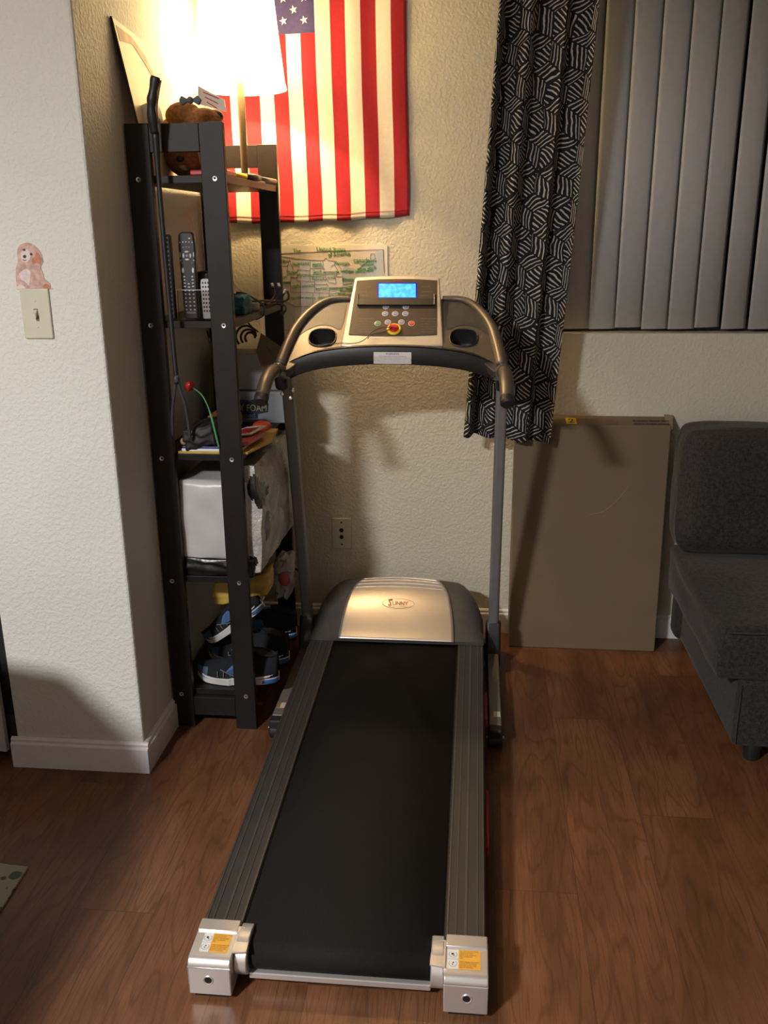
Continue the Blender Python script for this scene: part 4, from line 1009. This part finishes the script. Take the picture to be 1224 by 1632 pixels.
# yellow tool
yt = thing('screwdriver', 'screwdriver with yellow handle and dark grip lying on the right edge of the top shelf', 'screwdriver', (-.01, .42, Z5))
A, B_ = at(371, 276, .20)*0+Vector((-.045, .26, Z5+.0125)), Vector((.015, .40, Z5+.011))
bm = B(); add_tube(bm, [Vector((-.050, .20, Z5+.0105)), Vector((-.035, .26, Z5+.0105)), Vector((-.026, .31, Z5+.0105))], [.0075, .0085, .0075], 14); obj('handle', bm, 'yellow', yt, smooth='all')
bm = B(); add_tube(bm, [Vector((-.026, .31, Z5+.0105)), Vector((-.014, .37, Z5+.0105)), Vector((-.008, .40, Z5+.0105))], [.009, .0105, .008], 14); obj('grip', bm, 'greyplastic', yt, smooth='all')
bm = B(); add_tube(bm, [Vector((-.008, .40, Z5+.0105)), Vector((.004, .56, Z5+.0105))], .006, 12); obj('shaft', bm, 'greymetal', yt, smooth='all')
bm = B(); add_box(bm, -.09, -.05, .20, .33, Z5, Z5+.012); tag(obj('small_red_box', bm, 'red', bevel=.003), 'small red box behind the right front post on the top shelf', 'box')

# remotes in a clear holder on the second shelf
hd = thing('remote_holder', 'clear acrylic holder attached at the shelf front holding the remote controls', 'holder', (-.11, .02, 1.18))
bm = B(); HX0, HX1 = -.150, -.062
add_box(bm, HX0, HX1, .0235, .0245, Z4+.002, Z4+.078); add_box(bm, HX0, HX0+.0012, .0245, .06, Z4+.002, Z4+.078); add_box(bm, -.100, -.0985, .0245, .06, Z4+.002, Z4+.078); add_box(bm, HX0, HX1, .0245, .06, Z4+.001, Z4+.003)
obj('acrylic_box', bm, 'clear', hd)
bm = B(); add_tube(bm, [(HX0, .0230, Z4+.078), (HX1, .0230, Z4+.078)], .0008, 6); obj('acrylic_rim', bm, 'white', hd)
def remote(name, label, x0, x1, z0, z1, y, mat, rows, group=None, taper=.85, bm_mats=None):
    t = thing(name, label, 'remote control', ((x0+x1)/2, y, z0), group); xc = (x0+x1)/2; h = (x1-x0)/2
    out = [(-h*taper, 0), (h*taper, 0), (h*.92, (z1-z0)*.35), (h*.95, (z1-z0)*.6), (h, (z1-z0)*.85), (h*.9, (z1-z0)*.97), (h*.6, (z1-z0)), (-h*.6, (z1-z0)), (-h*.9, (z1-z0)*.97), (-h, (z1-z0)*.85), (-h*.95, (z1-z0)*.6), (-h*.92, (z1-z0)*.35)]
    bm = B(); add_prism(bm, [(xc+a, y, z0+b) for a, b in out], (0, .018, 0)); obj('case', bm, mat, t, bevel=.003, seg=3, smooth=True)
    for (bx_, bz, w_, h_, m_) in rows:
        bm = B(); cx, cz = xc+bx_*h, z0+bz*(z1-z0)
        add_lathe(bm, [(0, .0016), (.8, .0016), (1, 0)], (0, 0, 0), (0, -1, 0), 14)
        for v in bm.verts: v.co = Vector((cx+v.co.x*w_, y+v.co.y-.0001, cz+v.co.z*h_))
        obj('button', bm, m_, t, smooth=True)
    return t
rows = [(.45, .93, .0035, .0018, 'btnrim')]+[(-.75+.375*k, .885+.006*math.sin(PI*k/4), .0018, .0018, 'btnrim') for k in range(5)]
rows += [(-.35, .83, .003, .0014, 'btnblue'), (0, .833, .003, .0014, 'btnblue'), (.35, .83, .003, .0014, 'btnblue'), (0, .735, .0042, .0036, 'btnblue')]
for k in range(4):
    a = PI/2*k; rows.append((.42*math.cos(a), .735+.044*math.sin(a), .0028 if k % 2 == 0 else .006, .006 if k % 2 == 0 else .0025, 'btnrim'))
rows += [(s*.82, .745, .0018, .007, 'btnrim') for s in (-1, 1)]+[(s*.80, .68, .0022, .0018, 'btnrim') for s in (-1, 1)]+[(s*.6, .65, .0022, .0016, 'shoegrey') for s in (-1, 1)]
rows += [(s*.62, .565, .0034, .0072, 'btnrim') for s in (-1, 1)]
for r_ in range(4):
    for c_ in (-1, 0, 1): rows.append((c_*.5, .495-r_*.038-(.008 if c_ == 0 else 0), .0034, .0018, 'btnrim' if (r_, c_) not in ((0, 0), (1, 0)) else 'teal'))
for r_ in range(6):
    for c_ in (-1, 0, 1): rows.append((c_*.5, .335-r_*.045, .0028, .0021, 'btnrim'))
r1 = remote('remote_control', 'long black remote control with many grey buttons standing in the clear holder', -.143, -.100, Z4+.004, 1.397, .036, 'blackplastic', rows)
bm = B(); text_bm(bm, 'VERIZON', .006, Vector((-.121, .0352, Z4+.020)), (1, 0, 0), (0, 0, 1), (0, -1, 0)); obj('maker_print', bm, 'btnrim', r1, normals=False)
rows = [(-.5+.5*c_, .9-.1*r_, .0022, .0028, 'ink') for r_ in range(8) for c_ in range(3)]
remote('remote_control', 'short silver grey remote control half hidden behind the right front post', -.092, -.064, Z4+.004, Z4+.105, .036, 'btnrim', rows, group='remote controls on the second shelf')
rows = [(0, .96-.052*r_, .0030, .0026, 'inkgrey') for r_ in range(18)]
remote('remote_control', 'slim black remote control beside the left front post, seen behind the rod', -.180, -.166, Z4+.002, 1.392, .045, 'rubber', rows, group='remote controls on the second shelf')
bm = B(); add_box(bm, -.128, -.08, .08, .20, Z4, Z4+.12)
tag(obj('black_case', bm, 'blackplastic', bevel=.008, seg=3), 'plain black case standing behind the remote controls on the second shelf', 'case')

# teal pouch, cables with connectors
bm = pillow(-.075, -.020, .20, .28, Z4, Z4+.048, (.004, .004, .004), 2.5); tag(obj('teal_pouch', bm, 'teal', smooth='all'), 'small teal cloth pouch among the cables on the second shelf', 'pouch')
bm = B(); add_lathe(bm, [(0, 0), (.020, 0), (.022, .004), (.022, .018), (.020, .022), (0, .022)], (-.035, .345, Z4+.0), (0, 0, 1), 24); tag(obj('adapter', bm, 'greybox', bevel=.002, smooth=True), 'small grey adapter puck behind the teal pouch', 'adapter')
def cable(name, label, pts, r=.0022, conn=None, cm='btnrim', mat='cord', group=None):
    t = thing(name, label, 'cable', pts[0], group); pts = [Vector(p) for p in pts]
    bm = B(); P_ = sm(pts, 7); add_tube(bm, P_, r, 8); obj('cord', bm, mat, t, smooth='all')
    if conn:
        d = (P_[-1]-P_[-2]).normalized(); bm = B(); add_tube(bm, [P_[-1]-d*.002, P_[-1]+d*.007], .0042, 10, flat=.6); obj('plug', bm, 'rubber', t, smooth='all')
        bm = B(); add_box(bm, -.0038, .0038, -.002, .002, .0, .012, 0, Matrix.Translation(P_[-1]+d*.007) @ d.to_track_quat('Z', 'Y').to_matrix().to_4x4()); obj('connector', bm, cm, t)
yy = .45
def s4(u, v, y): return on(u, v, 1, y)
def ck(u, v): return (355+u/9.415, 430+v/9.415)
cable('usb_cable', 'thin cable with leftmost white plug pointing up on the second shelf', [s4(*ck(280, 510), .30), s4(*ck(420, 480), .36), s4(*ck(620, 500), .42), s4(*ck(740, 440), .45), s4(*ck(780, 350), .47), s4(*ck(762, 278), .48)], .0018, True, group='loose cables on the shelves')
cable('usb_cable', 'thin black cable ending in a white plug leaning over the right rear post', [s4(*ck(280, 505), .31), s4(*ck(450, 520), .37), s4(*ck(640, 520), .42), s4(*ck(790, 440), .45), s4(*ck(868, 350), .46), s4(*ck(856, 278), .47)], .0018, True, group='loose cables on the shelves')
cable('usb_cable', 'black cable with short upright white plug beside the map edge', [s4(*ck(290, 520), .32), s4(*ck(500, 535), .38), s4(*ck(700, 530), .43), s4(*ck(860, 460), .46), s4(*ck(905, 380), .46)], .0018, True, group='loose cables on the shelves')
cable('charger_cable', 'black cable with thick curled black plug above the shelf corner', [s4(*ck(360, 480), .31), s4(*ck(560, 462), .36), s4(*ck(760, 470), .42), s4(*ck(920, 470), .46), s4(*ck(975, 440), .46), s4(*ck(990, 380), .46), s4(*ck(965, 320), .46)], .0032, False, group='loose cables on the shelves')
cable('charger_cable', 'black cable loop hanging over the shelf corner by the right rear post', [s4(*ck(640, 520), .40), s4(*ck(800, 510), .45), s4(*ck(920, 535), .46), s4(*ck(945, 590), .46), s4(*ck(915, 650), .47), s4(*ck(870, 640), .52)], .003, False, group='loose cables on the shelves')
cable('charger_cable', 'teal grey cable arching over the right edge of the second shelf and hanging down', [s4(*ck(200, 340), .28), s4(*ck(330, 355), .29), s4(*ck(470, 430), .31), s4(*ck(580, 500), .33), s4(*ck(625, 600), .335), s4(*ck(600, 690), .34), s4(*ck(500, 745), .36)], .0028, False, mat='teal', group='loose cables on the shelves')
cable('charger_cable', 'black cable running down from the teal pouch to the grey box flap', [s4(*ck(190, 560), .26), s4(*ck(250, 630), .25), s4(*ck(340, 740), .25), s4(*ck(430, 850), .26), s4(*ck(530, 930), .28)], .0024, False, group='loose cables on the shelves')
for k, (lab, f_) in enumerate((('outer black cable loop coiled under the second shelf', 1.0), ('inner striped cable loop coiled under the second shelf', .72), ('small black cable loop hanging lowest under the second shelf', .5))):
    cx, cy = 350, 1000
    pts = []
    for i in range(9):
        a = PI*1.25-i*PI*1.25/8; pts.append(s4(*ck(cx+150*f_*math.cos(a)+30*k, cy-160*f_*math.sin(a)+10*k), .27+.02*k+.004*i))
    cable('coiled_cable', lab, pts, .0034, False, group='loose cables on the shelves')
cable('coiled_cable', 'black cable dangling behind the right front post under the second shelf', [s4(330, 528, .12), s4(334, 540, .11), s4(337, 552, .12), s4(338, 570, .14)], .003, False, group='loose cables on the shelves')
cable('earphone_cord', 'pale violet thin cord rising from the teal pouch along the post', [s4(*ck(150, 170), .12), s4(*ck(200, 250), .2), s4(*ck(290, 330), .27), s4(*ck(330, 350), .28)], .0010, False, mat='btnblue')

# boxes on the third shelf
gb = thing('foam_box', 'grey printed cardboard box with foam lettering on the third shelf', 'box', (-.12, .4, Z3))
GY = .44
bm = B(); add_box(bm, -.185, .030, GY, .60, Z3+.0, .921); obj('carton', bm, 'greybox2', gb, bevel=.002)
bm = B()
c = on(404, 649, 1, GY-.0012); hh = .5*(34/545)
pA = [on(384, 637, 1, GY-.0008), on(423, 637, 1, GY-.0008), on(428, 643, 1, GY-.0008), on(427, 657, 1, GY-.0008), on(411, 660, 1, GY-.0008), on(411, 667, 1, GY-.0008), on(345, 664, 1, GY-.0008), on(345, 637, 1, GY-.0008)]
bm.faces.new([bm.verts.new(p) for p in pA]); obj('print_plate', bm, 'navy', gb)
bm = B(); text_bm(bm, 'Y FOAM', .030, on(404, 650.5, 1, GY-.0016), (1, 0, 0), (0, 0, 1), (0, -1, 0), sx=.80, lift=.002); 
text_bm(bm, 'HE', .022, on(392, 635.5, 1, GY-.0016), (1, 0, 0), (0, 0, 1), (0, -1, 0), sx=1.3, mi=1); text_bm(bm, 'used', .020, on(396, 662.0, 1, GY-.0016), (1, 0, 0), (0, 0, 1), (0, -1, 0), sx=1.2, mi=1)
obj('lettering', bm, ['lettergreen', 'greymetal'], gb, normals=False)
bm = B(); add_box(bm, -.200, .010, .47, .60, .923, 1.035); 
tag(obj('white_box', bm, 'greybox', bevel=.002), 'plain pale grey box stacked on top of the foam lettered box', 'box')
bm = B(); add_prism(bm, [s4(416, 531, .40), s4(452, 556, .40), s4(444, 575, .40), s4(418, 590, .40), s4(408, 560, .40)], (0, .002, 0))
o = tag(obj('cardboard_flap', bm, 'card'), 'loose grey brown card with pencil scribbles leaning on the pale grey box', 'card')
bm = B(); add_tube(bm, [s4(418+i*1.6, 548+i*1.5+(3 if i % 2 else -3), .3990) for i in range(12)], .0006, 5); add_tube(bm, [s4(416+i*1.6, 560+i*1.4+(3 if i % 2 else -3), .3990) for i in range(9)], .0006, 5); obj('pencil_print', bm, 'inkgrey', o, normals=False)

# books / folders on third shelf (thin, stacked)
def sheet(name, label, cat, pts, th, z, m, page=None):
    bm = B(); add_prism(bm, [Vector((x, y, z)) for x, y in pts], (0, 0, th), 0)
    return tag(obj(name, bm, m, bevel=.0006), label, cat)
sheet('folder', 'amber yellow folder at the bottom of the paper stack on the third shelf', 'folder', [(-.180, .022), (.012, .022), (.046, .165), (.030, .330), (-.150, .330)], .006, Z3, 'amber')
sheet('notebook', 'white edged notebook on the amber folder', 'notebook', [(-.170, .024), (-.005, .024), (-.002, .20), (-.168, .205)], .007, Z3+.0062, 'white')
bk = sheet('blue_book', 'dark blue picture book lying above the white notebook on the third shelf', 'book', [(-.168, .025), (-.008, .026), (-.004, .195), (-.166, .20)], .005, Z3+.0134, 'darkbluebk')
bm = B(); add_box(bm, -.10, -.062, .05, .10, .0, .0004, 0, Matrix.Translation((0, 0, Z3+.0186))); add_box(bm, -.13, -.11, .04, .06, .0, .0004, 0, Matrix.Translation((0, 0, Z3+.0186))); obj('cover_print', bm, 'amber', bk)
o = sheet('booklet', 'red and pink booklet with white corner on top of the paper stack', 'booklet', [(-.030, .035), (.010, .045), (.028, .19), (-.015, .20)], .010, Z3+.019, 'redbk')
sheet('folded_leaflet', 'white folded leaflet with red print propped on the red booklet', 'leaflet', [(-.06, .08), (.004, .10), (.022, .22), (-.03, .19)], .004, Z3+.036, 'white')
bm = B(); add_prism(bm, [(-.05, .09, 0), (-.004, .105, 0), (.008, .18, 0), (-.03, .17, 0)], (0, 0, .0005)); bmesh.ops.translate(bm, verts=bm.verts, vec=(0, 0, Z3+.0402))
tag(obj('leaflet_picture', bm, 'inkred'), 'red picture panel printed on the white folded leaflet', 'leaflet')
bm = B(); add_sphere(bm, (-.165, .034, Z3+.031), .0105, 20); tag(obj('wooden_ball', bm, 'woodball', smooth='all'), 'small wooden ball by the left front post on the third shelf', 'ball')
bm = pillow(-.135, -.072, .06, .20, Z3+.024, Z3+.075, (.006, .006, .006), 3); 
bmesh.ops.translate(bm, verts=bm.verts, vec=(0, .10, 0))
tag(obj('orange_bag', bm, 'orangecloth', smooth='all'), 'orange soft bag behind the right front post on the third shelf', 'bag')
bm = B(); add_sphere(bm, (-.012, .30, Z3+.020), .026, 20, sc=(1.1, 1, .6)); tag(obj('red_ball', bm, 'inkred', smooth='all'), 'red soft ball under the foam lettered box', 'ball')
rf = thing('toy_flower', 'green stalk with a red ball top leaning on the shelf front', 'toy', (-.09, .0, Z3))
bm = B(); add_tube(bm, sm([at(349, 713, -.004), at(344, 693, -.010), at(334, 655, -.012), at(322, 630, .0), at(307, 618, .03)], 6), [.0030]*12+[.0018]*13, 8); obj('stalk', bm, 'straw', rf, smooth='all')
bm = B(); add_sphere(bm, at(303, 615, .04), .0135, 16, sc=(1, .7, 1)); obj('flower_head', bm, 'red', rf, smooth='all')

# wrapped pack on the fourth shelf
pk = thing('wrapped_pack', 'white paper towel pack wrapped in clear plastic with black bag below on the fourth shelf', 'pack', (-.1, .25, Z2))
bm = pillow(-.192, .000, .030, .36, Z2+.045, .742, (.004, .006, .004), 4); obj('pack', bm, 'packwhite', pk, smooth='all')
bm = B(); bmesh.ops.create_cube(bm, size=1); bmesh.ops.subdivide_edges(bm, edges=bm.edges, cuts=44, use_grid_fill=True)
for v in bm.verts:
    p = v.co*2; x = -.004+.044*p.x*(1-.12*abs(p.z)**3)+(.006*max(0, p.y)); y = .27+.235*p.y; z = Z2+.165+.150*p.z
    if p.z > .3: x -= .020*(p.z-.3); 
    w = noise.noise(Vector((x*22, y*16, z*16)))*.012; v.co = Vector((x+w, y+w*.5, z+w))
def seen(p):
    d = p-CAMP; z = d.dot(_f); return 612+FPX*d.dot(RI)/z, 816-FPX*d.dot(UP)/z
bm.normal_update()
PC = [(405, 778, 11, 20), (416, 784, 11, 16), (414, 798, 9, 12), (426, 838, 4.5, 26), (402, 895, 10, 9)]   # dark gaps torn in the wrap
for f in bm.faces:
    c = f.calc_center_median(); u_, v_ = seen(c); w = noise.noise(c*70)*.45
    if f.normal.dot(CAMP-c) > 0 and any(((u_-q)/a_)**2+((v_-t_)/b_)**2 < 1+w for q, t_, a_, b_ in PC): f.material_index = 1
obj('plastic_wrap', bm, ['bagclear', 'bagblack'], pk, smooth='all', mods=[('SUBSURF', {'levels': 1, 'render_levels': 1})])
bm = pillow(-.195, .01, .024, .34, Z2, Z2+.050, (.004, .004, .003), 3); obj('black_base_bag', bm, 'bagblack', pk, smooth='all')

# shoes on the bottom shelf
def shoe(label, loc, rz, sc=1.0, rx=0, group=None, pitch=0):
    t = thing('running_shoe', label, 'shoe', loc, group)
    Mx = Matrix.Translation(loc) @ Matrix.Rotation(rz, 4, 'Z') @ Matrix.Rotation(pitch, 4, 'Y') @ Matrix.Rotation(rx, 4, 'X') @ Matrix.Scale(sc, 4)
    Ln = .27                                  # toe at +x, heel at x=0 (local)
    def hwid(s): return .034+.014*math.sin(PI*min(1, max(0, s)))+(.006 if s > .55 else 0) - .030*max(0, (s-.86)/.14)**2 - .012*max(0, (.1-s)/.1)**2
    bm = B(); N1 = 30
    def solez(s): return .032-.010*s+.012*max(0, (s-.75)/.25)**2
    ringu, ringl = [], []
    outl = [(s, 1) for s in [i/N1 for i in range(N1+1)]]+[(s, -1) for s in [i/N1 for i in range(N1, -1, -1)]]
    for s, sd in outl:
        w = hwid(s); k = math.sin(PI*min(1, max(.0, s*1.0)))**.25 if 0 < s < 1 else .0
        z0 = .010*max(0, (s-.78)/.22)**2+.004*max(0, (.12-s)/.12)
        y = sd*w*max(.15, k)
        ringl.append(bm.verts.new(Mx @ Vector((s*Ln, y*.95, z0)))); ringu.append(bm.verts.new(Mx @ Vector((s*Ln, y*1.05, z0+solez(s)))))
    n = len(outl)
    for i in range(n): bm.faces.new((ringl[i], ringl[(i+1) % n], ringu[(i+1) % n], ringu[i]))
    bm.faces.new(ringu); bm.faces.new(ringl[::-1]); obj('sole', bm, 'shoewhite', t, smooth=True, bevel=.002)
    def uz(s): # top ridge height
        return .030+(.075 if s < .28 else .075-.055*((s-.28)/.72)**.8)
    bm = B()
    def up(a, b):
        s = .005+a*.985; th = PI*b; w = hwid(s)*max(.15, math.sin(PI*min(1, max(0, s)))**.25)*.97; z0 = solez(s)*.7
        h = uz(s)-z0-(.018*math.sin(PI*min(1, s/.3)) if s < .3 else 0)
        open_ = 1
        y = w*math.cos(th)*(1-.22*math.sin(th)); z = z0+h*math.sin(th)**.8
        return Mx @ Vector((s*Ln, y, z+.010*max(0, (s-.78)/.22)**2))
    add_grid(bm, up, 26, 16, mi=lambda i, j: 1 if (i > 21 and (j < 4 or j > 11)) else 0); obj('upper', bm, ['shoeblack', 'toeblue'], t, smooth='all', normals=False, mods=[('SOLIDIFY', {'thickness': .002})])
    bm = B(); oo = []
    for k in range(13):
        a = PI/2+PI*k/12; oo.append((.034+.036*math.cos(a), .036*math.sin(a)))
    add_prism(bm, [Mx @ Vector((x+.002, y, .004)) for x, y in oo]+[Mx @ Vector((.085, -.032, .004)), Mx @ Vector((.085, .032, .004))], Mx.to_3x3() @ Vector((0, 0, .013)), 0); obj('outsole', bm, 'shoeblue', t, bevel=.002)
    for k in range(5):
        for sd in (1, -1):
            s = .40+.075*k; bm = B(); add_tube(bm, sm([Mx @ Vector((s*Ln, sd*hwid(s)*(1.02-.05*q), solez(s)+(uz(s)*.85-solez(s))*q)) + Vector((0, 0, .001)) for q in (.1, .4, .7)], 3), .0016*sc, 6); obj('side_seam', bm, 'shoegrey', t, smooth='all')
    bm = B(); add_lathe(bm, [(0, 0), (1, 0)], (0, 0, 0), seg=20)
    for v in bm.verts: v.co = Mx @ Vector((.048+v.co.x*.036, v.co.y*.019, .101+.008*v.co.x))
    obj('opening', bm, 'hole', t)
    bm = B(); add_tube(bm, [Mx @ Vector((.048+.040*math.cos(a), .021*math.sin(a), .100+.008*math.cos(a))) for a in [2*PI*i/24 for i in range(25)]], .004*sc, 8); obj('collar', bm, 'shoeblack', t, smooth='all')
    for k in range(4):
        s = .42+.08*k; z = uz(s)*.93; bm = B(); add_tube(bm, sm([Mx @ Vector((s*Ln, -.022, z-.006)), Mx @ Vector((s*Ln+.006, 0, z+.004)), Mx @ Vector((s*Ln, .022, z-.006))], 4), .0022*sc, 6); obj('lace', bm, 'shoegrey', t, smooth='all')
    for sd in (1, -1):
        bm = B(); ps = [(.35, .045), (.50, .040), (.60, .050), (.52, .072), (.42, .078)]
        def sidep(s, z): return Mx @ Vector((s*Ln, sd*(hwid(s)*.99-.10*max(0, z-.035)), z))
        poly = [sidep(s, z)+Vector((0, 0, 0)) for s, z in ps]; cc = sum(poly, Vector())/len(poly)
        nrm = (Mx.to_3x3() @ Vector((0, sd, 0))).normalized()
        add_prism(bm, [p+nrm*.001 for p in poly], nrm*.0025); obj('side_patch', bm, 'shoeblue', t, bevel=.001)
        bm = B(); ps = sm([sidep(s, z)+nrm*.003 for s, z in ((.30, .050), (.36, .036), (.50, .036), (.66, .058))], 5); add_tube(bm, ps, .0018*sc, 6); obj('side_stripe', bm, 'shoegrey', t, smooth='all')
    return t
shoe('black and blue running shoe at the very front of the bottom shelf', (.055, .085, Z1+.001), PI, .92, group='running shoes on the bottom shelf')
shoe('black and blue running shoe behind the front one on the bottom shelf', (.060, .215, Z1+.001), PI, .95, group='running shoes on the bottom shelf')
shoe('black running shoe lying tilted on top of the other shoes, grey trim in view', (.000, .185, Z1+.195), PI*1.03, .80, .10, pitch=.62, group='running shoes on the bottom shelf')
shoe('black running shoe deepest on the bottom shelf near the rear posts', (.050, .39, Z1+.001), PI*.97, .95, group='running shoes on the bottom shelf')
bm = B(); add_prism(bm, [at(404, 952, .24), at(420, 955, .24), at(407, 982, .24), at(398, 982, .24)], (0, .03, 0)); tag(obj('shoe_tongue', bm, 'white', bevel=.004, smooth=True), 'white padded shoe insole sticking up behind the right front post', 'insole')
bm = pillow(-.155, .012, .17, .25, Z1+.235, Z1+.300, (.004, .003, .004), 3)
for v in bm.verts: v.co.z += .25*(v.co.x+.02)
tag(obj('yellow_bag', bm, 'amber', smooth='all'), 'yellow printed bag wedged under the fourth shelf above the shoes', 'bag')
bm = pillow(-.03, .010, .46, .56, Z1+.105, Z1+.24, (.012, .012, .006), 2.4)
for v in bm.verts:
    w = noise.noise(v.co*45)*.010; v.co += Vector((w, w, w))
o = tag(obj('clear_bag', bm, 'bagclear', smooth='all'), 'crinkled clear plastic bag with red things inside by the rear post', 'bag')
bm = B(); add_sphere(bm, (.002, .45, Z1+.18), .020, 14, sc=(1, .6, 1.3)); obj('red_contents', bm, 'redbk', o, smooth='all')

# ------------------------------------------------------------------ left: kitchen appliance, panel, rug
ap = thing('kitchen_appliance', 'black kitchen appliance with grey kick strip standing left behind the wall end', 'appliance', (-1.0, .0, 0))
bm = B(); add_box(bm, -1.30, PXL-.004, -.195, .35, .13, .90); obj('cabinet', bm, 'rubber', ap, bevel=.004)
bm = B(); add_box(bm, -1.29, PXL-.006, -.185, .30, .05, .128); obj('kick_strip', bm, 'greyplastic', ap, bevel=.002)
bm = B(); add_box(bm, -1.29, PXL-.008, -.16, .30, .0, .05); obj('toe_recess', bm, 'rubber', ap)
bm = B(); add_prism(bm, [(-.650, -.222, .028), (-1.05, -.215, .036), (-1.05, -.215, .86), (-.650, -.222, .86)], (0, .018, 0))
o = tag(obj('white_cabinet', bm, 'whitepanel', bevel=.002), 'white cabinet front at the left edge before the black appliance', 'cabinet')
bm = B(); add_box(bm, -1.9, -.405, -.0, .0, 0, .0) if False else None
rg = [(-.383, -.647), (-1.1, -.58), (-1.02, -1.55), (-.30, -1.62)]
rg = [(-.383, -.647), (-1.10, -.585), (-1.17, -1.40), (-.377+.01, -.79), ]
bm = B(); add_prism(bm, [(-.383, -.647, 0.0003), (-.98, -.595, .0003), (-1.0, -.80, .0003), (-.376, -.80, .0003)], (0, 0, .007))
tag(obj('rug', bm, 'rug', bevel=.002), 'beige floor mat with grey green leaf print at the lower left edge', 'rug')
# added out-of-view block, shaped to cast shade on wall end and floor
ct = thing('shade_blocker', 'unseen low wooden block added left of the camera to shade wall and floor', 'shade blocker', (-1.1, -1.4, 0))
bm = B(); add_box(bm, -1.45, -.60, -1.95, -.90, 0, .71); obj('blocker_base', bm, 'wood', ct, bevel=.01)
bm = B(); add_prism(bm, [(-1.5, -2.0, .71), (-.41, -2.0, .71), (-.41, -1.30, .71), (-.455, -1.02, .71), (-.56, -.83, .71), (-.72, -.80, .71), (-1.5, -.80, .71)], (0, 0, .035)); obj('blocker_top', bm, 'wood', ct, bevel=.015, seg=4)

# ------------------------------------------------------------------ light
def area(name, loc, size, power, col, rot=(0, 0, 0), shape='DISK'):
    l = bpy.data.lights.new(name, 'AREA'); l.shape = shape; l.size = size; l.energy = power; l.color = col
    o = bpy.data.objects.new(name, l); COL.objects.link(o); o.location = loc; o.rotation_euler = rot; return o
def point(name, loc, r, power, col):
    l = bpy.data.lights.new(name, 'POINT'); l.shadow_soft_size = r; l.energy = power; l.color = col
    o = bpy.data.objects.new(name, l); COL.objects.link(o); o.location = loc; return o
CLX, CLY = -1.0, -3.0
cl = thing('ceiling_light', 'round flush ceiling light behind the camera', 'ceiling light', (CLX, CLY, ZC))
bm = B(); add_lathe(bm, [(.15, 0), (.16, -.02), (.15, -.03), (0, -.03)], (CLX, CLY, ZC), seg=40); obj('fixture_base', bm, 'trim', cl, smooth=True)
area('ceiling_lamp_light', (CLX, CLY, ZC-.05), .34, 168, (1, .97, .95))
point('bulb_light', (LX, LY, 1.93), .035, 125, (1, .64, .30))
w = bpy.data.worlds.new('night'); SC.world = w; w.use_nodes = True
w.node_tree.nodes['Background'].inputs[0].default_value = (.35, .33, .30, 1); w.node_tree.nodes['Background'].inputs[1].default_value = .03
SC.view_settings.view_transform = 'Standard'; SC.view_settings.look = 'None'; SC.view_settings.exposure = 0.0; SC.view_settings.gamma = 1.0
SC.view_settings.use_curve_mapping = False
